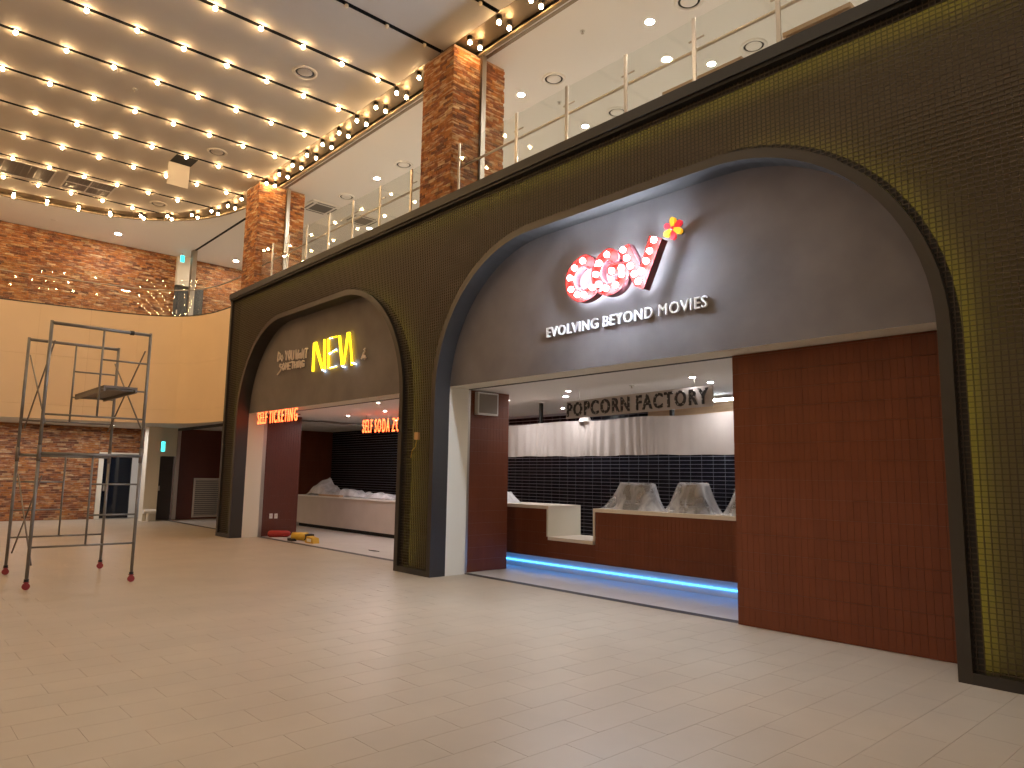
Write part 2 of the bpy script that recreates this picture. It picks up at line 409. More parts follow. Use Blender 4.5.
b = MB(); b.box(-25.0, -18.46, .70, .84, -.012, .002); b.box(-17.7, -10.3, .70, .84, -.012, .002); b.box(-9.4, -4.3, .70, .84, -.012, .002)
struct(b.build('trim_1', mat('threshold_steel', (.035, .028, .026), .5)), 'dark metal shutter threshold let into the floor')

# ------------------------------------------------------------------ hall ceiling
b = MB(); b.box(-28, 8, -14.9, 8.2, HC + .09, HC + .35)
ceil = struct(b.build('ceiling', VOID), 'lobby ceiling of cream panels')
STRIPX = [-9.86 + 1.552 * k for k in range(11, 0, -1)] + [-9.86 - 1.552 * k for k in range(0, 9)]
STRIPX = sorted(x for x in STRIPX if -23.0 < x < 7.5)
SW = .09
edges = [-23.4] + STRIPX + [8.0]
for i in range(len(edges) - 1):
    x0 = edges[i] + (SW / 2 if i else 0); x1 = edges[i + 1] - (SW / 2 if i < len(edges) - 2 else 0)
    n = 14 if x0 < -18 else 2
    xs = [x0 + (x1 - x0) * k / n for k in range(n + 1)]
    poly = [(xx, curve_y(xx)) for xx in xs] + [(xx, 2 * MIDY - curve_y(xx)) for xx in xs[::-1]]
    if abs(poly[0][1] - poly[-1][1]) < 1e-6: poly.pop()
    MB().prism(poly, HC, HC + .06, 'z').build('ceiling_panel', CEILM, ceil)
# bronze band and ceiling beyond it
b = MB(); ribbon(b, INNER, OUT55, HC + .05); wallstrip(b, INNER, HC + .0, HC + .06); wallstrip(b, OUT55, HC - .0, HC + .06)
band = thing('bulb_band', 'bronze metal band with paired bare bulbs round the edge of the lobby ceiling', 'light band', (-14, .5, HC))
b.build('band_panel', BRONZE, band)
OUT62, OUT70, OUT78 = offset(INNER, .60), offset(INNER, .66), offset(INNER, .74)
b = MB()
ribbon(b, OUT55, OUT62, HC - .03); wallstrip(b, OUT55, HC - .03, HC + .05); wallstrip(b, OUT62, HC - .03, HC + .05)
struct(b.build('trim_2', mat('tan_edge', (.22, .17, .11), .6)), 'cream edge strip beyond the bronze ceiling band')
far_out = [p for p in OUT62]
# upper ceiling: outside of the band
poly_r = [(p[0], p[1]) for p in OUT62 if p[1] > MIDY] + [(-28, MIDY), (-28, 8), (8, 8)]
b = MB(); b.prism(poly_r, HC, HC + .05, 'z')
poly_l = [(p[0], p[1]) for p in OUT62 if p[1] <= MIDY + 1e-6] + [(8, -14.9), (-28, -14.9), (-28, MIDY)]
b.prism(poly_l, HC, HC + .05, 'z')
b.build('upper_ceiling', UPCEIL, ceil)
# shutter slots in upper ceiling
b = MB(); b.box(-25.4, -18.4, 1.12, 1.20, HC - .006, HC - .001); 
struct(b.build('trim_3', VOID), 'dark shutter slot in the gallery ceiling')
b = MB(); b.box(-17.8, -10.4, .98, 1.05, HC - .008, HC - .001); b.box(-9.45, 7.5, .98, 1.05, HC - .008, HC - .001)
struct(b.build('trim_4', mat('slot_metal', (.30, .24, .17), .4, metal=.6)), 'thin metal slot beside the bronze band')

def bulb_mesh(lit):
    p = MB(); p.sphere((0, 0, -.055), .036, 10, 7, sz=1.15); return p.mesh('bulb', BULB if lit else BULBOFF)
hold = MB(); hold.lathe([(.001, 0), (.034, 0), (.034, -.03), (.018, -.035), (.001, -.035)], n=10)
hold_me = hold.mesh('lamp_holder', BLACKM)
hold2 = MB(); hold2.lathe([(.001, 0), (.048, 0), (.048, -.075), (.03, -.08), (.001, -.08)], n=12); hold2_me = hold2.mesh('lamp_holder', BLACKM)
bulb_on, bulb_off = bulb_mesh(True), bulb_mesh(False)
for me in (bulb_on, bulb_off): me.polygons.foreach_set('use_smooth', [True] * len(me.polygons))
def put_bulb(parent, x, y, z, lit=True, big=False):
    h = link('lamp_holder', hold2_me if big else hold_me, parent); h.location = (x, y, z)
    o = link('bulb', bulb_on if lit else bulb_off, h); o.location = (x, y, z - (.055 if big else 0))
ORD = ['first', 'second', 'third', 'fourth', 'fifth', 'sixth', 'seventh', 'eighth', 'ninth', 'tenth', 'eleventh', 'twelfth', 'thirteenth', 'fourteenth', 'fifteenth', 'sixteenth', 'seventeenth', 'eighteenth', 'nineteenth', 'twentieth']
for k, x in enumerate(STRIPX):
    lit = x < -10.5; ym = curve_y(x)
    lab = f'black ceiling slot with {"glowing" if lit else "unlit"} bare bulbs, {ORD[k]} from the far curved band'
    t = thing('bulb_strip', lab, 'light strip', (x, ym, HC), 'bulb strips across the lobby ceiling')
    m = MB(); y0_ = 2 * MIDY - ym
    P = [(x - SW / 2, HC - .003), (x - SW / 2 + .006, HC - .003), (x - SW / 2 + .006, HC + .075), (x + SW / 2 - .006, HC + .075), (x + SW / 2 - .006, HC - .003), (x + SW / 2, HC - .003), (x + SW / 2, HC + .085), (x - SW / 2, HC + .085)]
    m.prism(P, y0_, ym - .002, 'y'); m.build('channel', VOID, t)
    y = -.07
    while y > ym - .12: y -= .773
    while y > 2 * MIDY - ym + .2:
        if lit or y > -6: put_bulb(t, x, y, HC + .012, lit)
        y -= .773
# paired bulbs on the band: walk the centre line
def walk(P, step, start=0.0):
    out = []; acc = -start
    for (x0, y0), (x1, y1) in zip(P, P[1:]):
        L = math.hypot(x1 - x0, y1 - y0); d = -acc
        while d < L:
            out.append((x0 + (x1 - x0) * d / L, y0 + (y1 - y0) * d / L, (x1 - x0) / L, (y1 - y0) / L)); d += step
        acc = L - (d - step) - 0 if False else -(d - L)
    return out
for (x, y, tx, ty) in walk(INNER, .775, .17):
    if x > 1.5 or (x > -17 and y < MIDY and x > -6): continue
    nx, ny = ty, -tx
    for d in (.13, .36): put_bulb(band, x + nx * d, y + ny * d, HC + .05, True, True)

# hall ceiling fittings
def ring_diffuser(p, label, grp, r=.23):
    t = thing('ceiling_diffuser', label, 'air diffuser', (p[0], p[1], HC), grp)
    MB().lathe([(r - .055, -.004), (r - .05, -.022), (r, -.018), (r, 0)], (p[0], p[1], HC), 28).build('outer_ring', UPCEIL if p[1] > 0 else CEILM, t, True)
    MB().lathe([(.001, -.012), (r * .55, -.018), (r * .6, -.008), (r * .6, 0)], (p[0], p[1], HC), 24).build('centre_disc', UPCEIL if p[1] > 0 else CEILM, t, True)
    MB().lathe([(r * .6, -.003), (r - .055, -.003)], (p[0], p[1], HC), 24).build('gap_ring', BLACKM, t)
def downlight(p, label, grp, r=.07, z=HC, m=DOWN, cat='downlight'):
    t = thing('downlight', label, cat, (p[0], p[1], z), grp)
    MB().lathe([(r, -.004), (r * 1.3, -.010), (r * 1.35, 0)], (p[0], p[1], z), 18).build('trim_ring', WHITEP, t, True)
    c = MB(); c.lathe([(.0005, -.005), (r, -.005)], (p[0], p[1], z), 18); c.build('lens', m, t)
def sprinkler(p, label, z=HC):
    t = thing('sprinkler_head', label, 'sprinkler', (p[0], p[1], z), 'ceiling sprinklers')
    MB().lathe([(.001, -.006), (.045, -.008), (.045, 0)], (p[0], p[1], z), 12).build('rosette', PALEM, t)
    MB().lathe([(.012, -.006), (.012, -.04), (.03, -.045), (.001, -.048)], (p[0], p[1], z), 10).build('nozzle', STEEL, t)
G1 = 'round air diffusers in the lobby ceiling'
ring_diffuser((-12.21, -1.19), 'round air diffuser in lobby ceiling nearest the camera', G1)
ring_diffuser((-16.90, -1.14), 'round air diffuser in lobby ceiling beside the open hatch', G1)
ring_diffuser((-21.5, -1.13), 'round air diffuser in lobby ceiling close to the curved band', G1)
sprinkler((-15.17, -3.4), 'small sprinkler head in the middle of the lobby ceiling')
# open access hatch
t = thing('ceiling_hatch', 'open black access hatch in lobby ceiling with its cream flap hanging', 'access hatch', (-17.95, -1.6, HC))
h0 = PZ(184, 160.5, HC)
MB().box(h0.x - .27, h0.x + .27, h0.y - .25, h0.y + .25, HC - .004, HC - .001).build('opening', VOID, t)
b = MB(); b.obox((h0.x - .29, h0.y - .02, HC - .30), (.03, 0, .0), (0, .5, 0), (.04, 0, .56)); b.build('flap', CEILM, t)
# linear return grilles
def ceil_grille(cx, cy, lx, ly, label, z=HC, n=10, cross=False):
    t = thing('air_grille', label, 'air grille', (cx, cy, z), 'air grilles in the ceilings')
    f = MB(); w = .035
    f.box(cx - lx / 2, cx + lx / 2, cy - ly / 2, cy - ly / 2 + w, z - .018, z); f.box(cx - lx / 2, cx + lx / 2, cy + ly / 2 - w, cy + ly / 2, z - .018, z)
    f.box(cx - lx / 2, cx - lx / 2 + w, cy - ly / 2 + w, cy + ly / 2 - w, z - .018, z); f.box(cx + lx / 2 - w, cx + lx / 2, cy - ly / 2 + w, cy + ly / 2 - w, z - .018, z)
    if cross: f.box(cx - .015, cx + .015, cy - ly / 2 + w, cy + ly / 2 - w, z - .018, z); f.box(cx - lx / 2 + w, cx + lx / 2 - w, cy - .015, cy + .015, z - .017, z)
    f.build('frame', VENT, t)
    MB().box(cx - lx / 2 + w, cx + lx / 2 - w, cy - ly / 2 + w, cy + ly / 2 - w, z - .003, z - .001).build('backing', ACG, t)
    for k in range(n):
        yy = cy - ly / 2 + w + (ly - 2 * w) * (k + .5) / n
        MB().obox((cx, yy, z - .010), (lx - 2 * w, 0, 0), (0, .02, .008), (0, 0, .003)).build('slat', ACG, t)
g = PZ(20, 167, HC); ceil_grille(-21.49, g.y, 1.1, 1.5, 'grey slatted air grille in lobby ceiling, left of the cross-barred one')
g = PZ(88, 187, HC); ceil_grille(-21.49, g.y, 1.1, 1.15, 'grey air grille with crossing bars in lobby ceiling near the curved band', cross=True)

# ------------------------------------------------------------------ shop front (facade)
XL, XR = -18.46, 7.8
ARCH = [(-17.66, -10.26), (-9.435, -1.92)]      # outer edges of the two arch frames
FW, RO, ZC = .105, 2.30, 2.89
ATOP = ZC + RO
def arch_path(xl, xr, r, n=20, top=None):
    """outline of the arch from left foot to right foot; xl,xr edges, r corner radius, centre at height ZC"""
    P = [(xl, 0.0)]
    for k in range(n + 1):
        a = math.pi - math.pi / 2 * k / n; P.append((xl + r + r * math.cos(a), ZC + r * math.sin(a)))
    for k in range(n + 1):
        a = math.pi / 2 - math.pi / 2 * k / n; P.append((xr - r + r * math.cos(a), ZC + r * math.sin(a)))
    P.append((xr, 0.0)); return P
def arch_top(x, xl, xr, r):
    if x < xl or x > xr: return 0.0
    if x < xl + r: return ZC + math.sqrt(max(0, r * r - (x - xl - r) ** 2))
    if x > xr - r: return ZC + math.sqrt(max(0, r * r - (x - xr + r) ** 2))
    return ZC + r
def low(x): return max(arch_top(x, a, c, RO) for a, c in ARCH)
xs = [XL, XR]
for a, c in ARCH:
    xs += [a - 1e-4, a + 1e-4, c - 1e-4, c + 1e-4]
    for k in range(1, 25):
        t = RO * (1 - math.cos(math.pi / 2 * k / 24)); xs += [a + t, c - t]
xs = sorted(set(xs))
YM, YB = .055, .22
b = MB()
for x0, x1 in zip(xs, xs[1:]):
    b.add([(x0, YB, low(x0)), (x1, YB, low(x1)), (x1, YB, 6.05), (x0, YB, 6.05)], [(0, 1, 2, 3)])
fac = struct(b.build('wall_right', BACKING, recalc=False), 'dark shop front with two tall arches behind a metal grille')
# grille of flat bars, clipped to the arches
g = MB(); PITCHX, PITCHZ = .052, .046
x = XL + .13
while x < 1.6:
    z0 = max(low(x - .003), low(x + .003)); z0 = z0 if z0 > 0 else .09
    g.box(x - .0035, x + .0035, YM, YM + .014, z0, 6.04); x += PITCHX
def spans(z):
    """x-intervals of the front that are not arch at height z"""
    cuts = []
    for a, c in ARCH:
        if z < ZC: cuts.append((a, c))
        elif z < ATOP:
            d = RO - math.sqrt(max(0, RO * RO - (z - ZC) ** 2)); cuts.append((a + d, c - d))
    out = []; p = XL + .1
    for a, c in cuts: out.append((p, a)); p = c
    out.append((p, 1.6)); return out
z = .11
while z < 6.03:
    for a, c in spans(z):
        if c - a > .01: g.box(a, c, YM - .004, YM + .004, z - .0045, z + .0045)
    z += PITCHZ
stuff(g.build('metal_grille', BAR, fac, recalc=False))
# arch frames
for (a, c), nm in zip(ARCH, ('small', 'big')):
    po = arch_path(a, c, RO); pi = arch_path(a + FW, c - FW, RO - FW)
    n = len(po); m = MB()
    vs = [(p[0], 0, p[1]) for p in po] + [(p[0], 0, p[1]) for p in pi] + [(p[0], .30, p[1]) for p in po] + [(p[0], .30, p[1]) for p in pi]
    fs = []
    for i in range(n - 1):
        fs += [(i, i + 1, n + i + 1, n + i), (n + i, n + i + 1, 3 * n + i + 1, 3 * n + i), (2 * n + i, 2 * n + i + 1, i + 1, i), (2 * n + i, 3 * n + i, 3 * n + i + 1, 2 * n + i + 1)]
    m.add(vs, fs); m.build('arch_frame', ARCHM, fac)
# other frame members
m = MB(); m.box(XL - .0, XR, -.05, .34, 6.03, TOP); m.box(XL, XR, -.02, .1, 5.99, 6.03); m.build('top_cap', mat('cap_metal', (.016, .014, .0135), .55), fac)
MB().box(XL, XL + .11, 0, .9, 0, 6.03).build('end_frame', FRAME, fac)
for a, c in ((XL + .11, ARCH[0][0]), (-10.26, ARCH[1][0]), (-1.92, XR)):
    MB().box(a, c, 0, .2, 0, .09).build('bottom_rail', FRAME, fac)
# yellow LED lines hidden behind the frames
MB().box(XL + .2, 2.0, .100, .104, 5.955, 5.965).build('led_line', LEDY, fac)
MB().box(XL + .2, 2.0, .085, .098, 5.92, 6.03).build('led_carrier', FRAME, fac)
for a, c in ARCH:
    m = MB(); P = arch_path(a, c, RO + .02)
    P = [p for p in P if p[0] > c - RO]
    Pi = [p for p in arch_path(a, c, RO + .012) if p[0] > c - RO]; Po = [p for p in arch_path(a, c + .06, RO + .06) if p[0] > c - RO]
    m.tube([(p[0] + .02, .103, max(p[1], .1)) for p in P], .005, 5); m.build('led_line', LEDY, fac)
    m = MB(); n = min(len(Pi), len(Po)); Pi, Po = Pi[-n:], Po[-n:]
    for y in (.080, .092): m.add([(p[0], y, max(p[1], .09)) for p in Pi] + [(p[0], y, max(p[1], .09)) for p in Po], [(i, i + 1, n + i + 1, n + i) for i in range(n - 1)])
    m.build('led_carrier', FRAME, fac)
MB().box(XL + .15, XL + .16, .100, .104, .12, 5.9).build('led_line', LEDY, fac)
MB().box(XL + .11, XL + .19, .080, .094, .10, 5.92).build('led_carrier', FRAME, fac)
# tympana, lintels, jambs
for (a, c), lab in zip(ARCH, ('small', 'big')):
    P = [p for p in arch_path(a + FW, c - FW, RO - FW) if p[1] > LZ]
    zz = LZ
    dx = (RO - FW) - math.sqrt((RO - FW) ** 2 - (zz - ZC) ** 2)
    P = [(a + FW + dx, zz)] + P + [(c - FW - dx, zz)]
    MB().prism(P, .295, .42, 'y').build('tympanum', PLASTER, fac)
    m = MB(); m.box(a + FW, c - FW, .30, .70, LZ - .004, LZ + .04); m.build('lintel_soffit', CREAM, fac)
    m = MB(); m.box(a - .3, a + FW, .30, .70, 0, LZ); m.build('jamb', CREAM, fac)
    MB().box(a + FW, c - FW, .70, .76, LZ - .01, LZ + .05).build('shutter_slot', BLACKM, fac)
m = MB(); m.box(-10.365, -10.0, .30, .70, 0, LZ); m.build('jamb', CREAM, fac)
# solid wall bodies behind the front
b = MB(); b.box(XL, XR, .42, .66, LZ + .05, 6.0); struct(b.build('wall_front_core', GREYW), 'masonry behind the shop front')

# ------------------------------------------------------------------ brown tiled front panel, piers
def tile_wall(name, xa, xb, ya, yb, z0, z1, face, m, mj, label=None, tw=.0685, th=.2, single=0):
    """block with tiles on one face; face '-y' or '+x'"""
    o = MB().box(xa, xb, ya, yb, z0, z1).build(name, mj); struct(o, label)
    f = MB(); items = []
    if face == '-y':
        n = int(round((xb - xa) / tw)); w = (xb - xa) / n
        rows = int(math.ceil((z1 - z0) / th))
        for i in range(n):
            for j in range(rows):
                items.append((xa + (i + .5) * w, z0 + j * th, min(z0 + (j + 1) * th, z1)))
        tb = MB().box(-w / 2 + .001, w / 2 - .001, -.010, .002, .0018, th - .0018); me = tb.mesh('tile', m)
        items.sort(key=lambda t: -t[0]); k = 0
        for cx, a, c in items:
            if k < single and c - a > th * .98:
                q = link('tile', me, o); q.location = (cx, ya - rnd.random() * .002, a); k += 1
            else: f.box(cx - w / 2 + .001, cx + w / 2 - .001, ya - .010, ya + .002, a + .0018, c - .0018)
    else:
        n = int(round((yb - ya) / tw)); w = (yb - ya) / n; rows = int(math.ceil((z1 - z0) / th))
        for i in range(n):
            for j in range(rows):
                a, c = z0 + j * th, min(z0 + (j + 1) * th, z1); cy = ya + (i + .5) * w
                f.box(xb - .002, xb + .010, cy - w / 2 + .001, cy + w / 2 - .001, a + .0018, c - .0018)
    stuff(f.build('tile_field', m, o, recalc=False)); return o
tile_wall('wall_shop_front', -4.37, -2.03, .65, .75, 0.004, 3.03, '-y', BROWN, BROWNJ, 'brown vertical tile panel in the right side of the big arch', single=300)
tile_wall('wall_pier_big', -10.30, -9.46, .80, 1.72, 0.004, 3.045, '+x', BROWN, BROWNJ, 'brown tiled pier inside the left side of the big arch')
tile_wall('wall_pier_small', -18.4, -17.62, .80, 1.74, 0.004, 3.045, '+x', REDP, REDJ, 'dark red pier inside the left side of the small arch')
def guide(name, label, x, y, z0, z1, w=.06, d=.07):
    t = thing(name, label, 'guide rail', (x, y, z0), 'shutter guide rails')
    m = MB(); m.box(x - w / 2, x + w / 2, y + d * .35, y + d / 2, z0, z1); m.box(x - w / 2, x - w * .28, y - d / 2, y + d * .35, z0, z1); m.box(x + w * .28, x + w / 2, y - d / 2, y + d * .35, z0, z1)
    m.build('channel', STEEL, t); MB().box(x - w * .28, x + w * .28, y + d * .3, y + d * .35, z0, z1).build('slot', ACG, t)
guide('shutter_guide', 'steel shutter guide beside the cream jamb of the big arch', -9.42, .75, .004, 3.03, .06, .09)
guide('shutter_guide', 'steel shutter guide beside the cream jamb of the small arch', -17.60, .75, .004, 3.03, .06, .09)

# ------------------------------------------------------------------ shop interior shell
SHY = 5.1
b = MB(); b.box(-25.2, -1.0, .70, SHY + .2, 3.05, 3.12); struct(b.build('ceiling_shop', UPCEIL), 'white shop ceiling behind the arches')
b = MB(); b.box(-22.2, -1.0, SHY + .01, SHY + .2, 0, 3.05); bw = struct(b.build('wall_back', BTJ), 'black tiled back wall of the shops')
f = MB(); tw, th = .25, .075
x = -22.2
while x < -1.2:
    z = 0.0
    while z < 3.0:
        zt = min(z + th, 3.045)
        f.box(x + .005, x + tw - .005, SHY + .004, SHY + .012, z + .0045, zt - .0045); z += th
    x += tw
stuff(f.build('tile_field', BTILE, bw, recalc=False))
MB().box(-8.9, -5.6, SHY - .05, SHY - .006, 2.62, 3.045).build('tan_bulkhead', TAN, bw)
tile_wall('wall_shop_left', -22.5, -22.2, 2.7, SHY, 0, 3.05, '+x', BROWN, BROWNJ, 'brown side wall inside the small arch', tw=.14)
b = MB(); b.box(-1.0, -.8, .76, SHY + .2, 0, 3.05); struct(b.build('wall_shop_right', GREYW), 'plain side wall inside the big arch')
shopdl = [((-10.2, 2.36), 'shop downlight by the brown pier of the big arch'), ((-8.31, 2.05), 'shop downlight above the start of the black-lettered sign'), ((-5.79, 1.96), 'shop downlight above the end of the black-lettered sign'), ((-12.66, 1.0), 'shop downlight just inside the lintel of the small arch'), ((-14.25, 2.16), 'shop downlight above the red soda sign'), ((-21.0, 4.3), 'shop downlight in the far corner of the small arch room')]
for p, l in shopdl: downlight(p, l, 'downlights in the shop ceiling', .042, 3.05, DOWND if 'lettered' in l else DOWNW)
for p, l in [((-7.0, 4.0), 'shop downlight hidden behind the hanging menu board'), ((-10.5, 4.2), 'shop downlight over the aisle behind the brown pier'), ((-16.5, 3.9), 'shop downlight grazing the black tiles of the small arch room, nearer one'), ((-19.0, 4.1), 'shop downlight grazing the black tiles of the small arch room, farther one'), ((-3.2, 3.0), 'shop downlight behind the brown front panel'), ((-8.9, 2.6), 'added fill downlight washing the start of the paper-wrapped menu board'), ((-5.9, 2.6), 'added fill downlight washing the end of the paper-wrapped menu board'), ((-16.2, 2.3), 'shop downlight over the aisle of the small arch room'), ((-20.4, 2.5), 'added fill downlight behind the dark red pier of the small arch'), ((-20.6, 3.9), 'added fill downlight washing the brown side wall of the small arch room')]: downlight(p, l, 'downlights in the shop ceiling', .042, 3.05, DOWNW)  # lights washing the menu board and brown side wall are added to brighten them
sprinkler((-7.03, 2.15), 'small dark sprinkler head above the black-lettered sign', 3.05)
t = thing('tube_light', 'bright white tube light at the shop ceiling beside the brown panel', 'tube light', (-6.75, 4.3, 3.0))
MB().box(-7.1, -6.2, 4.25, 4.37, 3.0, 3.048).build('housing', WHITEP, t); MB().tube([(-7.05, 4.31, 2.98), (-6.25, 4.31, 2.98)], .02, 8).build('tube', TUBEL, t)

# ------------------------------------------------------------------ service counter (big arch)
t = thing('service_counter', 'long brown tiled service counter with pale worktop and low notch', 'counter', (-6.5, 2.0, 0))
CY, CD = 2.0, .80
NX0, NX1 = -8.70, -7.69
def tiled_front(xa, xb, z0, z1):
    m = MB().box(xa, xb, CY + .012, CY + .10, z0, z1); m.build('front_panel', BROWNJ, t)
    f = MB(); w = .0685; n = max(1, int((xb - xa) / w)); w = (xb - xa) / n
    for i in range(n):
        z = z1
        while z > z0 + .01:
            a = max(z0, z - .2); f.box(xa + i * w + .001, xa + (i + 1) * w - .001, CY, CY + .014, a + .0018, z - .0018); z -= .2
    stuff(f.build('tile_field', BROWN, t, recalc=False))
tiled_front(-10.9, NX0 - .03, .24, 1.05); tiled_front(NX0 - .03, NX1 + .03, .24, .535); tiled_front(NX1 + .03, -2.4, .24, 1.05)
m = MB(); m.box(-10.9, NX0, CY - .02, CY + CD, 1.05, 1.105); m.build('worktop', WTOP, t)
m = MB(); m.box(NX1, -2.4, CY - .02, CY + CD, 1.05, 1.105); m.build('worktop', WTOP, t)
m = MB(); m.box(NX0, NX1, CY - .02, CY + CD, .535, .59); m.build('low_worktop', WTOP, t)
m = MB(); m.box(NX0 - .035, NX0, CY - .02, CY + CD, .59, 1.05); m.build('notch_cheek', CREAM, t)
m = MB(); m.box(NX1, NX1 + .035, CY - .02, CY + CD, .59, 1.05); m.build('notch_cheek', WTOP, t)
m = MB(); m.box(-10.9, NX0 - .04, CY + .11, CY + CD - .02, .24, 1.04); m.box(NX1 + .04, -2.4, CY + .11, CY + CD - .02, .24, 1.04); m.box(NX0 - .04, NX1 + .04, CY + .11, CY + CD - .02, .24, .53); m.build('carcass', GREYW, t)
m = MB(); m.box(-10.9, -2.4, CY + .16, CY + CD - .05, 0.002, .24); m.build('toe_kick', GREYW, t)
m = MB(); m.box(-10.9, -2.4, CY + .135, CY + .155, .10, .118); m.build('led_strip', BLUEL, t)

# menu board wrapped in paper
t = thing('menu_board', 'hanging menu board wrapped in pale paper above the counter', 'menu board', (-7.5, 3.1, 2.0))
MB().box(-11.95, -4.6, 3.14, 3.24, 2.02, 2.62).build('board', DKPL, t)
m = MB(); NX, NZ = 340, 6; vs = []
for j in range(NZ + 1):
    for i in range(NX + 1):
        x = -12.0 + 7.45 * i / NX; fz = j / NZ
        zt = 2.635 + .012 * math.sin(x * 3.1); zb = 1.985 + .006 * math.sin(x * 2.3) + .005 * math.sin(x * 7.7)
        amp = .010 * (1 + math.sin(x * 1.3)) + (.012 if x < -9.2 else .004)
        y = 3.10 - amp * math.sin(x * 34 + 2 * math.sin(x * 5)) * (1 - .5 * fz) - .018 * math.sin(x * 4.1 + fz * 1.5)
        vs.append((x, y, zb + (zt - zb) * fz))
m.add(vs, [(j * (NX + 1) + i, j * (NX + 1) + i + 1, (j + 1) * (NX + 1) + i + 1, (j + 1) * (NX + 1) + i) for j in range(NZ) for i in range(NX)])
pw = m.build('paper_cover', PAPER, t, True)
for px, pyy in ((541, 420), (672, 410)):
    p = PY(px, pyy, 3.19); MB().box(p.x - .03, p.x + .03, 3.16, 3.22, 2.6, 3.05).build('hanging_pole', BLACKM, t)
p = PY(585, 417, 3.12); m = MB(); m.lathe([(.13, 0), (.09, .08), (.035, .16), (.001, .165)], (p.x, 3.12, 2.62), 9); m.build('paper_tuft', PAPERW, t, True)

# lettered hanging sign
t = thing('hanging_sign', 'hanging sign with dotted black capitals on a white sheet above the counter', 'sign', (-6.9, 2.0, 2.6))
a, c = PY(566, 419, 2.0), PY(713, 406, 2.0)
MB().prism([(a.x, a.z), (c.x, c.z), (c.x, c.z + .30), (a.x + .02, a.z + .29)], 2.0, 2.012, 'y').build('sheet', PAPER, t)
text_sign(t, 'POPCORN FACTORY', a.x + .03, a.z + .03, c.x - .05, c.z + .035, .235, 1.975, .02, DOTTED, squeeze=.86, bold=.02)
for xx in (a.x + .3, c.x - .3): MB().tube([(xx, 2.006, 2.86), (xx, 2.006, 3.05)], .005, 6).build('hanging_wire', STEEL, t)

# plastic wrapped terminals
def blob(m, base, top, z0, z1, n=28, rings=9, seed=0, flare=.0, crump=.02):
    R = random.Random(seed); cb, ab, bb = base; ct, at, bt = top; vs = []
    ph = [R.random() * 6.28 for _ in range(6)]
    for j in range(rings + 1):
        f = j / rings; e = f ** .8
        for k in range(n):
            a = 2 * math.pi * k / n; ca, sa = math.cos(a), math.sin(a); q = 3.5
            rad = (abs(ca) ** q + abs(sa) ** q) ** (-1 / q)
            cx = cb[0] + (ct[0] - cb[0]) * e; cy = cb[1] + (ct[1] - cb[1]) * e
            sx = ab + (at - ab) * e; sy = bb + (bt - bb) * e
            w = 1 + crump * 2 * (1 - f * .6) * math.sin(5 * a + ph[0] + 3 * f) + crump * math.sin(11 * a + ph[1]) + flare * (1 - f) ** 3
            vs.append((cx + sx * rad * ca * w, cy + sy * rad * sa * w, z0 + (z1 - z0) * f + crump * .4 * math.sin(3 * a + ph[2]) * f))
    vs.append((ct[0], ct[1], z1 + .005))
    fs = [(j * n + k, j * n + (k + 1) % n, (j + 1) * n + (k + 1) % n, (j + 1) * n + k) for j in range(rings) for k in range(n)]
    fs += [(rings * n + k, rings * n + (k + 1) % n, (rings + 1) * n) for k in range(n)]
    m.add(vs, fs)
def terminal(px0, px1, pxt0, pxt1, label, seed):
    y = 2.28; a, c = PY(px0, 508, y), PY(px1, 510, y); ta, tc = PY(pxt0, 483, y), PY(pxt1, 483, y)
    cx = (a.x + c.x) / 2; tx = (ta.x + tc.x) / 2; zt = ta.z
    t = thing('pos_terminal', label, 'cash register', (cx, y, 1.105), 'wrapped cash registers')
    hw = (tc.x - ta.x) / 2
    MB().box(cx - hw * .9, cx + hw * .9, y - .15, y + .18, 1.105, 1.2).build('base', GREYPL, t)
    m = MB(); m.obox((tx - .02, y + .02, 1.105 + (zt - 1.105) * .66), (hw * 1.8, 0, 0), (0, .04, .01), (0, .05, (zt - 1.105) * .58)); m.build('screen', mat('dusty_screen', (.10, .085, .08), .4), t)
    m = MB(); blob(m, ((cx, y), (c.x - a.x) / 2, .26), ((tx, y + .02), hw, .13), 1.108, zt, seed=seed, flare=.04, crump=.035); m.build('plastic_cover', FILM, t, True)
terminal(610, 662, 622, 652, 'cash register wrapped in clear plastic beside the counter notch', 3)
terminal(668, 716, 680, 706, 'wrapped cash register in the middle of the raised counter', 5)
terminal(727, 770, 738, 762, 'wrapped cash register half hidden behind the brown front panel', 9)
m = MB(); p = PY(511, 500, 2.3); blob(m, ((p.x - .08, 2.3), .22, .18), ((p.x - .12, 2.32), .07, .06), 1.107, 1.29, seed=12, crump=.05)
tag(m.build('plastic_bundle', FILM2, smooth=True), 'crumpled white plastic bundle on the counter beside the brown pier', 'bundle')

# speaker panel on the brown pier
t = thing('wall_speaker', 'square taupe speaker with pale frame high on the brown pier', 'speaker', (-9.42, 1.16, 2.62))
MB().box(-9.448, -9.36, .93, 1.39, 2.63, 3.02).build('cabinet', PALEM, t); MB().box(-9.36, -9.352, .96, 1.36, 2.66, 2.99).build('grille', mat('speaker_cloth', (.22, .18, .14), .8), t)

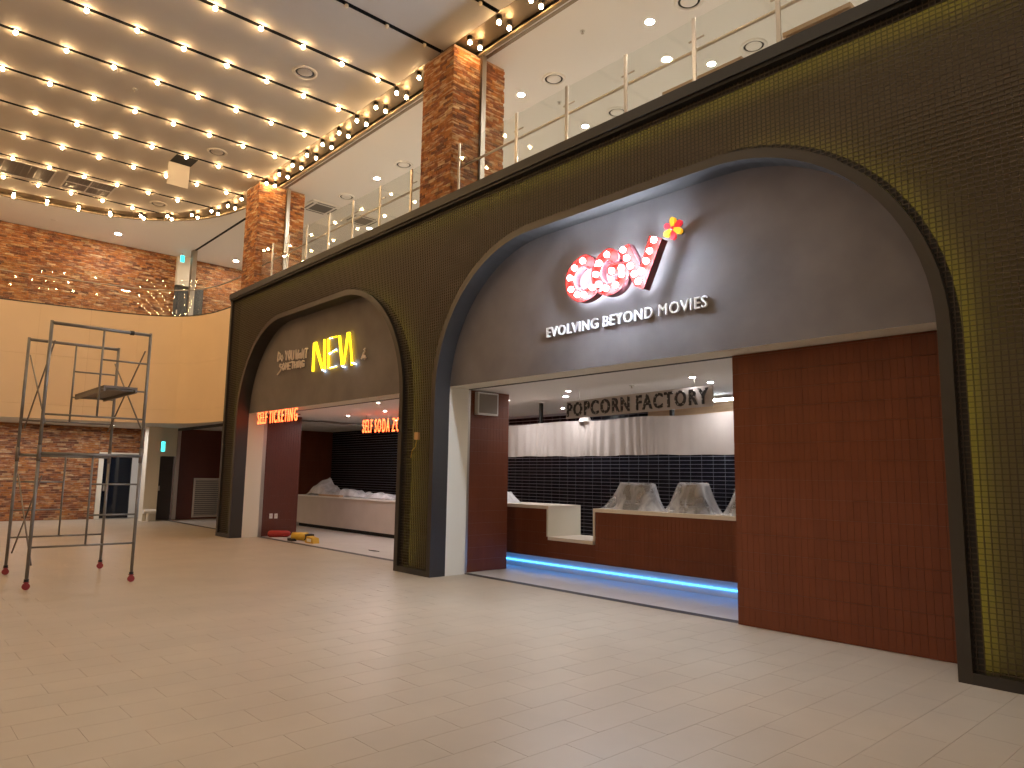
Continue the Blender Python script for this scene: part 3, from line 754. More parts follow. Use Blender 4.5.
# ------------------------------------------------------------------ small arch interior
t = thing('wrapped_counter', 'long counter wrapped in pale protective paper inside the small arch', 'counter', (-17, 3.2, 0))
WY = 3.25
MB().box(-20.75, -12.6, WY, WY + .75, .10, .90).build('body', PAPER, t); MB().box(-20.7, -12.6, WY + .06, WY + .7, .002, .10).build('toe_kick', VOID, t)
MB().box(-20.8, -12.55, WY - .03, WY + .78, .90, .935).build('worktop', PAPERW, t)
m = MB(); NX, NY = 90, 10; vs = []
for j in range(NY + 1):
    for i in range(NX + 1):
        fx, fy = i / NX, j / NY; x = -20.7 + 7.4 * fx; y = WY + .17 + .55 * fy
        h = .03 + .50 * max(0, 1 - abs(x + 20.15) / (.55 if x < -20.15 else .95)) ** 1.1 * (.5 + .5 * fy) + .16 * math.exp(-((x + 18.4) / .9) ** 2) + .09 * math.exp(-((x + 16.6) / .8) ** 2)
        h += .035 * math.sin(x * 7.1 + fy * 4) * math.sin(x * 3.3 + 1) + .02 * math.sin(x * 17 + fy * 9); h *= min(1, 6 * fy + .2) * min(1, 25 * fx + .2, 8 * (1 - fx) + .2)
        vs.append((x, y, .938 + max(.004, h)))
m.add(vs, [(j * (NX + 1) + i, j * (NX + 1) + i + 1, (j + 1) * (NX + 1) + i + 1, (j + 1) * (NX + 1) + i) for j in range(NY) for i in range(NX)])
tag(m.build('cover_sheet', FILM2, smooth=True), 'crumpled white plastic sheet lying on the paper-wrapped counter', 'plastic sheet')
b = PY(335, 494, 3.5); MB_box = MB(); MB_box.box(b.x - .5, b.x + .7, 3.25, 3.38, .937, .985); tag(MB_box.build('cardboard_strip', TAN), 'flat tan cardboard strip on the wrapped counter', 'cardboard')

# glowing red letter signs
def red_sign(body, pa, pb, ptop, y, label):
    a, c = PY(*pa, y), PY(*pb, y); h = PY(*ptop, y).z - a.z
    t = thing('letter_sign', label, 'sign', ((a.x + c.x) / 2, y, a.z))
    text_sign(t, body, a.x, a.z, c.x, c.z, h, y, .012, NEONR, squeeze=.78)
    for xx in (a.x + .15, c.x - .15): MB().tube([(xx, y + .03, a.z + h * .8), (xx, y + .03, LZ + .005)], .006, 6).build('hanger', BLACKM, t)
    MB().box(a.x, c.x, y + .055, y + .075, min(a.z, c.z) + h * .42, min(a.z, c.z) + h * .5).build('rail', BLACKM, t)
red_sign('SELF TICKETING', (257, 424.5), (297, 420.5), (257, 412), .36, 'glowing red self ticketing letters under the lintel of the small arch')
red_sign('SELF SODA ZONE', (362, 433), (408, 431), (362, 420), 2.5, 'glowing red self soda letters hanging from the shop ceiling')

# outlets, tools on the floor
for k, (px, l) in enumerate(((271, 'white wall outlet on the dark red pier, nearer the jamb'), (276, 'white wall outlet on the dark red pier, farther from the jamb'))):
    p = PX(px, 516, -17.6); t = thing('wall_outlet', l, 'outlet', (-17.61, p.y, p.z), 'wall outlets')
    MB().box(-17.609, -17.598, p.y - .04, p.y + .04, p.z - .06, p.z + .06).build('plate', WHITEP, t); MB().box(-17.598, -17.594, p.y - .022, p.y + .022, p.z - .04, p.z + .04).build('socket', PALEM, t)
p = PZ(275, 536, 0); t = thing('red_canister', 'red canister lying on the threshold before the dark red pier', 'canister', (-17.2, .95, 0))
q0 = Vector((-17.33, .86, .085)); q1 = Vector((-17.12, 1.36, .085)); d = (q1 - q0)
MB().tube([q0 + d * s for s in (0, .03, .10, .85, .95, 1)], [.03, .06, .08, .08, .06, .03], 14).build('body', REDBAG, t, True)
MB().tube([q1, q1 + d.normalized() * .12], .03, 8).build('valve', BLACKM, t)
p = PZ(300, 541, 0); t = thing('power_tool', 'yellow and black power tool on the small arch threshold', 'power tool', (p.x, p.y, 0))
MB().tube([(p.x - .15, p.y - .12, .11), (p.x + .15, p.y + .1, .11)], [.09, .10], 12).build('motor_body', YTOOL, t, True)
MB().box(p.x + .1, p.x + .3, p.y + .02, p.y + .2, .03, .17).build('guard', BLACKM, t)
MB().box(p.x - .25, p.x - .02, p.y - .2, p.y - .08, .0, .06).build('battery', BLACKM, t)
p = PZ(312, 543, 0); t = thing('tool_pouch', 'small yellow tool pouch beside the power tool', 'pouch', (p.x, p.y, 0))
MB().prism([(p.x - .2, 0), (p.x + .2, 0), (p.x + .16, .12), (p.x - .12, .15)], p.y - .08, p.y + .08, 'y').build('body', YTOOL, t); MB().box(p.x - .1, p.x + .1, p.y - .085, p.y - .08, .03, .1).build('label_patch', WHITEP, t)
p = PZ(373, 551, 0); m = MB(); m.prism([(-.18, 0), (.0, .05), (.2, .03), (.05, -.04)], .002, .012, 'z'); o = m.build('dark_scrap', BLACKM); o.location = (p.x, p.y, 0); tag(o, 'thin dark scrap on the floor in front of the wrapped counter', 'scrap')
t = thing('junction_box', 'small orange junction box with dangling cable on the pier between arches', 'junction box', (-9.79, .03, 2.2))
p = PY(417, 436, .03); MB().box(p.x - .05, p.x + .05, .01, .052, p.z - .06, p.z + .06).build('box', mat('orange_box', (.55, .30, .14), .5), t)
MB().tube([(p.x, .03, p.z - .06), (p.x - .04, .03, p.z - .18), (p.x - .14, .035, p.z - .24), (p.x - .18, .045, p.z - .36)], .007, 6).build('cable', mat('orange_cable', (.4, .24, .05), .5), t)

# ------------------------------------------------------------------ marquee letter sign on the big tympanum
TY = .295
def smooth2(P, n=10): return catmull([tuple(p) for p in P], n)
def px2(P, y): return [(v.x, v.z) for v in (PY(560 + a / 7.314, 215 + c / 7.314, y) for a, c in P)]
def stroke_outline(P, w, caps=8):
    L, R = [], []; n = len(P)
    for i in range(n):
        a = Vector(P[max(i - 1, 0)]); c = Vector(P[min(i + 1, n - 1)]); t = (c - a).normalized(); nn = Vector((-t.y, t.x))
        L.append(tuple(Vector(P[i]) + nn * w)); R.append(tuple(Vector(P[i]) - nn * w))
    def cap(i, s):
        a = Vector(P[i]); c = Vector(P[i - 1 if i else 1]); t = (a - c).normalized(); nn = Vector((-t.y, t.x)) * s
        return [tuple(a + w * (nn * math.cos(math.pi * k / caps) + t * math.sin(math.pi * k / caps))) for k in range(1, caps)]
    return L + cap(n - 1, 1) + R[::-1] + cap(0, 1)
t = thing('marquee_sign', 'red three-letter marquee sign studded with glowing bulbs on grey plaster', 'sign', (-5.9, TY, 4.1))
LY = .10
C_b = [(165, 335), (105, 388), (72, 460), (80, 543), (125, 583), (175, 583), (235, 530)]
G_b = [(342, 290), (285, 352), (262, 435), (280, 508), (335, 535), (405, 510), (450, 433), (448, 385), (378, 408)]
V_b = [(460, 255), (487, 315), (515, 372), (543, 430), (685, 182), (655, 262), (628, 335), (595, 410), (570, 485)]
C_c = smooth2(px2([(222, 352), (172, 332), (105, 388), (72, 460), (80, 543), (140, 592), (215, 570), (268, 520)], LY), 6)
G_c = smooth2(px2([(395, 305), (345, 288), (285, 352), (262, 435), (285, 512), (340, 545), (410, 520), (455, 450), (450, 392), (375, 400)], LY), 6)
V_o = px2([(428, 258), (502, 208), (588, 372), (652, 148), (745, 172), (612, 542), (543, 518)], LY)
def channel_letter(outline, bulbs, y0):
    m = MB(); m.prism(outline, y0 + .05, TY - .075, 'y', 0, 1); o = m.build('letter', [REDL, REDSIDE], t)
    n = len(outline); cx = sum(p[0] for p in outline) / n
    m = MB(); A = Vector((0, 0))
    inn = []
    area = sum(outline[i][0] * outline[(i + 1) % n][1] - outline[(i + 1) % n][0] * outline[i][1] for i in range(n))
    sg = 1 if area > 0 else -1
    for i in range(n):
        a = Vector(outline[i - 1]); c = Vector(outline[(i + 1) % n]); tt = (c - a).normalized(); inn.append((outline[i][0] - tt.y * .014 * sg, outline[i][1] + tt.x * .014 * sg))
    vs = [(p[0], y0, p[1]) for p in outline] + [(p[0], y0, p[1]) for p in inn] + [(p[0], y0 + .05, p[1]) for p in outline] + [(p[0], y0 + .05, p[1]) for p in inn]
    fs = []; mis = []
    for i in range(n):
        j = (i + 1) % n; m.add([vs[q] for q in (i, j, n + j, n + i)], [(0, 1, 2, 3)], 0); m.add([vs[q] for q in (i, 2 * n + i, 2 * n + j, j)], [(0, 1, 2, 3)], 1); m.add([vs[q] for q in (n + i, n + j, 3 * n + j, 3 * n + i)], [(0, 1, 2, 3)], 0)
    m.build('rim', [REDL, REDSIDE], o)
    ins = [(outline[i][0] + (inn[i][0] - outline[i][0]) * 1.6, outline[i][1] + (inn[i][1] - outline[i][1]) * 1.6) for i in range(n)]
    MB().tube([(p[0], TY - .064, p[1]) for p in ins], .006, 5, closed=True).build('halo_led', HALO, o)
    for q in (bulbs[0], bulbs[-1]):
        v = PY(560 + q[0] / 7.314, 215 + q[1] / 7.314, y0 + .05); MB().tube([(v.x, TY - .075, v.z), (v.x, TY - .001, v.z)], .012, 8).build('standoff', STEEL, o)
    for q in bulbs:
        v = PY(560 + q[0] / 7.314, 215 + q[1] / 7.314, y0 - .035)
        m = MB(); m.sphere((v.x, y0 - .035, v.z), .036, 12, 8); m.build('bulb', BULBW, o, True)
channel_letter(stroke_outline(C_c, .080), C_b, LY)
channel_letter(stroke_outline(G_c, .080), G_b, LY)
channel_letter(V_o, V_b, LY)
fc = PY(560 + 825 / 7.314, 215 + 98 / 7.314, .10); t = thing('flower_emblem', 'red and yellow six-petal flower emblem above the marquee letters', 'emblem', (fc.x, TY, fc.z))
for k in range(6):
    a = math.pi / 2 + 2 * math.pi * k / 6; ca, sa = math.cos(a), math.sin(a); m = MB()
    P = [(.02, -.018), (.09, -.038), (.125, -.03), (.14, 0), (.125, .03), (.09, .038), (.02, .018)]
    m.prism([(fc.x + ca * r - sa * w, fc.z + sa * r + ca * w) for r, w in P], .085 + .012 * (k % 2), .13, 'y')
    m.build('petal', FLYEL if k % 2 == 0 else FLRED, t)
MB().tube([(fc.x, .09, fc.z), (fc.x, .293, fc.z)], .03, 10).build('stem', BLACKM, t)
MB().sphere((fc.x, .09, fc.z), .025, 10, 6).build('core', FLRED, t, True)
a, c = PY(545.5, 337.5, .25), PY(706.5, 306.5, .25)
t = thing('slogan_sign', 'white raised slogan letters under the bulb-studded marquee letters', 'sign', ((a.x + c.x) / 2, TY, a.z))
hh = PY(545.5, 326, .25).z - a.z
text_sign(t, 'EVOLVING BEYOND MOVIES', a.x, a.z, c.x, c.z, .140, .258, .03, WHITEL, squeeze=.92)

# ------------------------------------------------------------------ neon on the small tympanum
def pxc(P, ox, oy, s, y): return [PY(ox + a / s, oy + c / s, y) for a, c in P]
t = thing('neon_sign', 'yellow neon letters spelling NEW on the small arch plaster', 'sign', (-13.4, TY, 3.75))
YN = .25
def neon(par, polys, m, r, name='letter', s=7.677, ox=250, oy=330, y=YN):
    o = MB()
    for P in polys: o.tube(pxc(P, ox, oy, s, y), r, 6)
    return o.build(name, m, par)
# each letter is a double line
N1 = [[(487, 318), (497, 95), (512, 95), (560, 300), (575, 300), (578, 72)], [(478, 318), (490, 100)], [(503, 130), (552, 305)], [(568, 72), (566, 270)]]
E1 = [[(668, 50), (612, 62), (598, 70), (598, 295), (612, 295), (665, 280)], [(604, 175), (665, 160)], [(608, 68), (608, 285)]]
I1 = [[(682, 45), (702, 270), (716, 270), (748, 20), (766, 18), (788, 265), (776, 268)], [(693, 45), (711, 255)], [(722, 260), (758, 35)], [(768, 40), (778, 262)]]
for L in (N1, E1, I1): neon(t, L, NEONY, .0145)
neon(t, [[(612, 64), (664, 50)], [(610, 182), (662, 150)], [(615, 292), (664, 278)], [(555, 305), (578, 318)], [(705, 278), (730, 285)], [(782, 250), (815, 262)]], NEONB, .012, 'blue_tube')
t = thing('neon_lettering', 'unlit handwritten neon lettering beside the yellow neon on small arch', 'sign', (-15.2, TY, 4.0))
def sk(letters, ox, oy, dx, h, slope, slant=.15):
    x = ox
    F = {'D': [[(0, 0), (.1, 1), (.6, .75), (.6, .3), (0, 0)]], 'o': [[(.3, 0), (0, .3), (.3, .6), (.55, .3), (.3, 0)]], 'Y': [[(0, 1), (.3, .5), (.6, 1)], [(.3, .5), (.25, 0)]],
         'O': [[(.3, 0), (0, .5), (.3, 1), (.6, .5), (.3, 0)]], 'U': [[(0, 1), (.05, .1), (.3, 0), (.55, .1), (.6, 1)]], 'W': [[(0, 1), (.15, 0), (.3, .6), (.45, 0), (.65, 1)]],
         'a': [[(.5, .6), (.1, .5), (.1, .05), (.5, .15), (.55, .6), (.55, 0)]], 'N': [[(0, 0), (.05, 1), (.5, 0), (.55, 1)]], 'T': [[(0, 1), (.65, 1)], [(.32, 1), (.3, 0)]],
         'S': [[(.6, .9), (.2, .95), (.1, .65), (.55, .4), (.45, .05), (-.3, -.6)]], 'M': [[(0, 0), (.1, 1), (.3, .4), (.5, 1), (.65, 0)]], 'E': [[(.55, 1), (0, .95), (0, 0), (.55, .05)], [(0, .5), (.45, .5)]],
         'H': [[(0, 1), (0, 0)], [(.5, 1), (.5, 0)], [(0, .5), (.5, .5)]], 'I': [[(.1, 1), (.1, 0)]], 'G': [[(.55, .85), (.2, .95), (0, .5), (.2, .05), (.55, .15), (.55, .45), (.3, .45)]]}
    for ch in letters:
        if ch == ' ': x += dx * .35; continue
        polys = [[(x + dx * (a + slant * c), oy - slope * (x - ox) - h * c) for a, c in P] for P in F[ch]]
        neon(t, polys, NEONOFF, .018); x += dx * (.35 if ch == 'I' else .78)
sk('Do YOU WaNT', 212, 240, 30, 72, .12)
sk('SOMETHING', 222, 312, 30, 52, .16)
t = thing('neon_figure', 'tiny unlit neon figure at the end of the yellow neon letters', 'sign', (-12, TY, 3.95))
neon(t, [[(855, 222), (868, 190), (880, 222), (892, 212), (876, 205)], [(870, 185), (884, 160), (876, 148), (884, 142)], [(860, 212), (884, 196)]], NEONOFF, .02, 'tube')

# ------------------------------------------------------------------ gallery slab, railings, columns
b = MB(); b.box(XL, 8, .34, 8, 5.75, SLAB); struct(b.build('floor_gallery', GREYW), 'gallery floor above the shop front')
fas_r = [p for p in FASC if p[1] <= .6 and p[0] <= -18.2]
poly = [(-18.46, .62)] + [p for p in offset(FASC, .10) if p[0] < -18.5] + [(-18.46, -14.85), (-26.6, -14.85), (-26.6, 8), (-18.46, 8)]
b = MB(); b.prism(poly, 5.8, SLAB, 'z'); struct(b.build('floor_gallery_far', GREYW), 'far gallery floor behind the curved parapet')
b = MB(); b.prism(poly, 2.98, 3.02, 'z'); struct(b.build('ceiling_corridor', GREYW), 'pale soffit of the far corridor')
# curved fascia with panel joints
FC = [(-18.45, FASC[1][1])] + [p for p in FASC if -26 < p[0] < -18.46]
FC = [p for p in FC if p[1] > -14.6]
b = MB(); wallstrip(b, offset(FC, .03), 2.96, SLAB); o = struct(b.build('wall_far_parapet', FASCIAJ, smooth=True), 'honey coloured curved parapet wall of the far gallery')
L = [0]
for p, q in zip(FC, FC[1:]): L.append(L[-1] + math.hypot(p[0] - q[0], p[1] - q[1]))
def at(s):
    for i in range(len(L) - 1):
        if s <= L[i + 1]:
            f = (s - L[i]) / (L[i + 1] - L[i]); return (FC[i][0] + (FC[i + 1][0] - FC[i][0]) * f, FC[i][1] + (FC[i + 1][1] - FC[i][1]) * f)
    return FC[-1]
s = 0.0; seg = 1.22
while s < L[-1] - .05:
    e = min(s + seg, L[-1]); P = [at(s + .002 + (e - s - .004) * k / 8) for k in range(9)]
    for z0, z1 in ((2.96, 3.35), (3.354, 4.72), (4.724, SLAB + .03)):
        Q = offset(P, .025); m = MB(); wallstrip(m, P, z0, z1); wallstrip(m, Q, z0, z1); ribbon(m, P, Q, z1); ribbon(m, P, Q, z0)
        m.build('panel', FASCIA, o, True)
    s = e
b = MB(); P = [p for p in offset(FC, -.005)]; Q = offset(FC, .12); ribbon(b, P, Q, SLAB + .06); wallstrip(b, P, SLAB + .03, SLAB + .06); wallstrip(b, Q, SLAB, SLAB + .06)
struct(b.build('trim_5', FRAME, smooth=False), 'dark coping on the curved parapet')

def post(t, x, y, z0, z1, rot=0):
    po = MB().box(x - .025, x + .025, y - .012, y + .012, z0, z1).build('post', STEEL, t)
    m = MB(); m.tube([(x - .11, y + .05, z1 - .26), (x + .11, y + .05, z1 - .26)], .012, 6); m.tube([(x, y, z1 - .26), (x, y + .05, z1 - .26)], .01, 6); m.build('bracket', STEEL, po)
def railing(label, xs, xa, xb, y=.42, z1=7.32):
    t = thing('glass_railing', label, 'railing', ((xa + xb) / 2, y, SLAB), 'glass railings of the gallery')
    ed = [xa] + xs + [xb]
    for x in xs: post(t, x, y, SLAB + .001, z1)
    for a, c in zip(ed, ed[1:]):
        if c - a > .12: MB().box(a + .035, c - .035, y - .006, y + .006, SLAB + .08, z1 - .02).build('glass_panel', GLASS, t)
    MB().tube([(xa, y + .075, 6.93), (xb, y + .075, 6.93)], .021, 8).build('handrail', STEEL, t, True)
    return t
railing('glass railing above the big arch, right of the near brick column', [-9.40, -7.93, -6.84, -5.74, -4.66, -3.56, -2.46, -1.36, -.26, .84], -9.46, 7.9)
railing('glass railing between the two brick columns above the small arch', [-17.0, -16.1, -15.12, -14.05, -13.01, -11.95, -10.86], -17.8, -10.45)
t = thing('glass_railing', 'curved glass railing on the far gallery parapet', 'railing', (-22.5, 0, SLAB), 'glass railings of the gallery')
CP = offset(FC, .06); s = .15
def at2(s):
    p = at(s); e = at(s + .01); tx, ty = e[0] - p[0], e[1] - p[1]; l = math.hypot(tx, ty) or 1
    return (p[0] + ty / l * .06, p[1] - tx / l * .06)
while s < L[-1] - .3 and s < 9.5:
    e = s + 1.25; P = [at2(s + .02 + (e - s - .04) * k / 6) for k in range(7)]
    m = MB(); wallstrip(m, P, SLAB + .06, 7.25); Q = offset(P, .012); wallstrip(m, Q, SLAB + .06, 7.25); m.build('glass_panel', GLASS, t, True)
    s = e
m = MB(); m.tube([(p[0], p[1], 6.95) for p in [at2(.15 + k * .2) for k in range(46)]], .014, 6); m.build('handrail', STEEL, t, True)

# brick columns
def brick_meshes(bl, bh, bd):
    out = []
    for m in BRICKS:
        q = MB().box(-bl / 2, bl / 2, -bd, 0, .005, bh - .005); out.append(q.mesh('brick', m))
    return out
WB = [i for i, w in enumerate(BRW) for _ in range(w)]
BL, BH = .215, .0575
def brick_column(x0, x1, y0, y1, label, single):
    t = thing('brick_column', label, 'column', ((x0 + x1) / 2, y0, SLAB), 'brick columns on the gallery')
    MB().box(x0 + .012, x1 - .012, y0 + .012, y1 - .012, SLAB, HC).build('core', MORTAR, t)
    mes = brick_meshes(BL - .010, BH + .002, .014)
    items = []
    nz = int((HC - SLAB) / BH)
    for face in ('f', 'r', 'l'):
        w = (x1 - x0) if face == 'f' else (y1 - y0)
        for j in range(nz):
            off = (0, .45, .2, .7, .33)[j % 5] * BL - BL; p = off
            while p < w - .01:
                a, c = max(p, 0), min(p + BL, w)
                if c - a > .03: items.append((face, a, c, SLAB + j * BH))
                p += BL
    items.sort(key=lambda q: (q[0] == 'l', -q[3])); R = random.Random(len(label)); f = MB(); k = 0
    for face, a, c, z in items:
        mi = R.choice(WB); pr = R.random() * .008
        full = c - a > BL - .001
        if k < single and full and face in 'fr':
            o = link('brick', mes[mi], t); k += 1
            if face == 'f': o.location = (x0 + (a + c) / 2, y0 + .012 - pr * .3, z)
            else: o.location = (x1 - .012 + pr * .3, y0 + (a + c) / 2, z); o.rotation_euler = (0, 0, math.pi / 2)
        else:
            if face == 'f': f.box(x0 + a + .004, x0 + c - .004, y0 - pr, y0 + .015, z + .004, z + BH - .003, mi)
            elif face == 'r': f.box(x1 - .015, x1 + pr, y0 + a + .004, y0 + c - .004, z + .004, z + BH - .003, mi)
            else: f.box(x0 - pr, x0 + .015, y0 + a + .004, y0 + c - .004, z + .004, z + BH - .003, mi)
    stuff(f.build('brick_field', BRICKS, t, recalc=False))
brick_column(-10.42, -9.50, .32, 1.52, 'near brick column rising from the gallery above the pier between arches', 300)
brick_column(-18.69, -17.86, .32, 1.60, 'far brick column rising from the gallery beside the curved parapet', 0)
guide('shutter_guide', 'tall steel shutter guide on the side of the near brick column', -9.44, .95, SLAB, HC - .01, .06, .10)
guide('shutter_guide', 'tall steel shutter guide on the side of the far brick column', -17.80, 1.10, SLAB, HC - .01, .06, .10)
guide('shutter_guide', 'pale steel shutter post standing on the far gallery before the brick wall', -25.3, 1.14, SLAB, HC - .01, .16, .16)

# ------------------------------------------------------------------ far brick walls
def brick_wall(name, x, ya, yb, z0, z1, label, holes=()):
    b = MB(); b.box(x - .2, x - .012, ya, yb, z0, z1); o = struct(b.build(name, MORTAR), label)
    f = MB(); R = random.Random(int(z0 * 10) + 3); bh, bl = .0685, .235; j = 0; z = z0
    while z < z1 - .01:
        y = ya - (0, .5, .25, .75)[j % 4] * bl; zt = min(z + bh, z1)
        while y < yb:
            a, c = max(y, ya), min(y + bl, yb)
            if c - a > .03 and not any(h[0] < (a + c) / 2 < h[1] and h[2] < z < h[3] for h in holes):
                f.box(x - .02, x + R.random() * .012, a + .005, c - .005, z + .006, zt - .005, R.choice(WB))
            y += bl
        z += bh; j += 1
    stuff(f.build('brick_field', BRICKS, o, recalc=False)); return o
brick_wall('wall_far', -26.5, -8.0, -.98, 0, 2.98, 'whitewashed red brick wall of the far corridor')
brick_wall('wall_far_above_door', -26.5, -.98, .45, 2.16, 2.98, 'brick above the dark glass corridor door')
brick_wall('wall_far_upper', -26.5, -8.0, 5.5, SLAB, HC, 'whitewashed red brick wall of the far gallery')
b = MB(); b.box(-26.7, -26.5, -14.85, -8.0, 0, HC); struct(b.build('wall_far_left', GREYW), 'plain far wall')
# corridor door
d1 = MB().box(-26.56, -26.52, -.90, .38, .02, 2.10).build('door_1', DKGLASS); struct(d1, 'dark glass corridor door with pale frame')
m = MB(); m.box(-26.6, -26.44, -.98, -.84, 0, 2.16); m.box(-26.6, -26.44, .38, .45, 0, 2.16); m.box(-26.6, -26.44, -.84, .38, 2.07, 2.16); m.build('door_frame', CREAM, d1)
m = MB(); m.box(-26.50, -26.44, .02, .36, .02, 2.06); m.build('side_panel', GREYW, d1)
m = MB(); m.box(-26.48, -26.45, -.80, -.74, .9, 1.1); m.build('handle', STEEL, d1)
b = MB(); b.box(-26.6, -26.5, .45, .95, 0, 2.98); struct(b.build('wall_far_end', CREAM), 'cream end wall by the corridor door')
# cream pilaster, dark door, shutter opening at the end
b = MB(); b.box(-25.1, -24.7, -.02, .38, 0, 2.98); struct(b.build('wall_pilaster', CREAM), 'cream pilaster beside the corridor door')
b = MB(); b.box(-25.0, -24.9, .38, .92, 2.06, 2.98); struct(b.build('wall_over_door', CREAM), 'cream wall over the narrow dark door')
d2 = MB().box(-24.98, -24.93, .40, .86, .01, 2.05).build('door_2', mat('dark_door', (.03, .022, .02), .5)); struct(d2, 'narrow dark door below the green exit sign')
MB().box(-24.93, -24.90, .45, .49, .95, 1.1).build('handle', STEEL, d2)
t = thing('exit_sign', 'small glowing green exit sign over the narrow dark door', 'exit sign', (-24.88, .42, 2.3))
p0, p1 = PX(161.3, 441, -24.86), PX(165.3, 452, -24.86)
MB().box(-24.90, -24.87, p0.y, p1.y, p1.z, p0.z).build('housing', WHITEP, t)
MB().box(-24.87, -24.866, p0.y + .015, p1.y - .015, p1.z + .015, p0.z - .015).build('lit_face', EXITG, t)
t = thing('fire_hose_valve', 'white pipe stub with valve at the foot of the cream pilaster', 'valve', (-24.6, .12, 0))
MB().tube([(-24.62, .12, 0), (-24.62, .12, .28)], .05, 12).build('pipe', WHITEP, t); MB().tube([(-24.62, -.02, .30), (-24.62, .34, .30)], .07, 12).build('valve_body', WHITEP, t)
guide('shutter_guide', 'steel shutter guide beside the narrow dark door', -24.93, .98, .004, 2.97, .1, .1)
b = MB(); b.box(-25.3, -25.1, .98, SHY + .1, 0, 2.98); struct(b.build('wall_room_red', REDP), 'dark red wall in the room left of the small arch')
b = MB(); b.box(-25.2, -22.5, SHY, SHY + .2, 0, 3.05); struct(b.build('wall_room_back', REDP), 'dark red back wall of the room left of the small arch')
b = MB(); b.box(-24.9, -18.47, .92, .98, 2.90, 2.98); struct(b.build('trim_6', BLACKM), 'dark shutter slot above the room left of the small arch')
t = thing('wall_vent', 'pale louvred vent on the dark red wall left of the small arch', 'vent', (-25.09, 2.05, .07))
y0, y1, z0, z1 = 1.60, 2.62, .06, 1.36; m = MB()
m.box(-25.098, -25.07, y0, y1, z0, z0 + .06); m.box(-25.098, -25.07, y0, y1, z1 - .06, z1); m.box(-25.098, -25.07, y0, y0 + .06, z0 + .06, z1 - .06); m.box(-25.098, -25.07, y1 - .06, y1, z0 + .06, z1 - .06); m.build('frame', VENT, t)
for k in range(18):
    z = z0 + .06 + (z1 - z0 - .12) * (k + .5) / 18; MB().obox((-25.084, (y0 + y1) / 2, z), (.02, 0, .03), (0, y1 - y0 - .12, 0), (.004, 0, .004)).build('slat', VENT, t)
MB().box(-25.098, -25.094, y0 + .06, y1 - .06, z0 + .06, z1 - .06).build('backing', GREYPL, t)
p = PZ(212, 431, 2.98); downlight((p.x, p.y), 'small downlight in the room left of the small arch', 'corridor downlights', .06, 2.98, DOWNW)
for k, yy in enumerate((-1.0, -3.2, -5.4)): downlight((-24.9, yy), f'corridor downlight, {ORD[k]} from the corridor door', 'corridor downlights', .06, 2.98, DOWNW)
# upper far gallery
t = thing('exit_sign', 'glowing cyan exit sign hanging high on the far gallery', 'exit sign', (-25.9, 1.0, 8.85))
p0, p1 = PX(180.3, 254.5, -25.9), PX(184.7, 263, -25.9)
MB().box(-25.93, -25.9, p0.y, p1.y, p1.z, p0.z).build('housing', WHITEP, t); MB().box(-25.9, -25.895, p0.y + .015, p1.y - .015, p1.z + .015, p0.z - .015).build('lit_face', EXITG, t)
MB().tube([(-25.91, (p0.y + p1.y) / 2, p0.z), (-25.91, (p0.y + p1.y) / 2, HC)], .01, 6).build('hanger', STEEL, t)
b = MB(); b.box(-26.48, -26.3, .92, 1.5, 8.15, HC); struct(b.build('wall_upper_pier', CREAM), 'white wall piece above the far gallery doorway')
d3 = MB().box(-26.49, -26.40, .92, 1.9, SLAB + .01, 8.14).build('door_3', mat('slate_door', (.05, .055, .06), .5)); struct(d3, 'dark doorway on the far gallery')
MB().box(-26.40, -26.37, 1.0, 1.04, 7.1, 7.25).build('handle', STEEL, d3)

# ------------------------------------------------------------------ gallery ceiling fittings
GD, GR = 'downlights in the gallery ceiling', 'round diffusers in the gallery ceiling'
downlight((-6.75, 2.33), 'bright gallery downlight above the end of the near railing', GD)
downlight((-9.94, 2.35), 'gallery downlight just right of the near brick column', GD)
downlight((-9.92, 4.25), 'gallery downlight low above the cap, right of the near brick column', GD)
downlight((-15.53, 2.45), 'bright gallery downlight between the two brick columns', GD)
downlight((-6.72, 4.15), 'gallery downlight low above the cap over the marquee letters', GD)
for k, (x, y) in enumerate(((-12.9, 2.4), (-12.9, 4.2), (-15.5, 4.2), (-19.0, 4.3), (-3.7, 2.3), (-3.7, 4.2), (-.6, 2.3), (2.4, 2.3))):
    downlight((x, y), f'gallery ceiling downlight barely seen past the railing, {ORD[k]}', GD)
downlight((-25.28, -1.27), 'round downlight over the far gallery, before the brick wall', 'far gallery downlights', .09)
downlight((-25.26, -3.06), 'dim round downlight over the far gallery, nearer the picture edge', 'far gallery downlights', .06, m=WHITEP)
p = PZ(236, 261, HC); downlight((p.x, p.y), 'round downlight seen between far shutter post and far brick column', 'far gallery downlights', .09)
ring_diffuser((-9.08, 2.41), 'ring diffuser just right of the near brick column', GR)
ring_diffuser((-9.05, 4.27), 'ring diffuser low above the cap near the near brick column', GR)
ring_diffuser((-5.9, 4.2), 'ring diffuser low above the cap at the upper right', GR)
ring_diffuser((-6.0, 2.36), 'ring diffuser at the top edge of the picture above the railing', GR)
ring_diffuser((-14.34, 2.48), 'ring diffuser just left of the near brick column', GR)
ring_diffuser((-17.2, 2.5), 'ring diffuser close to the far brick column', GR)
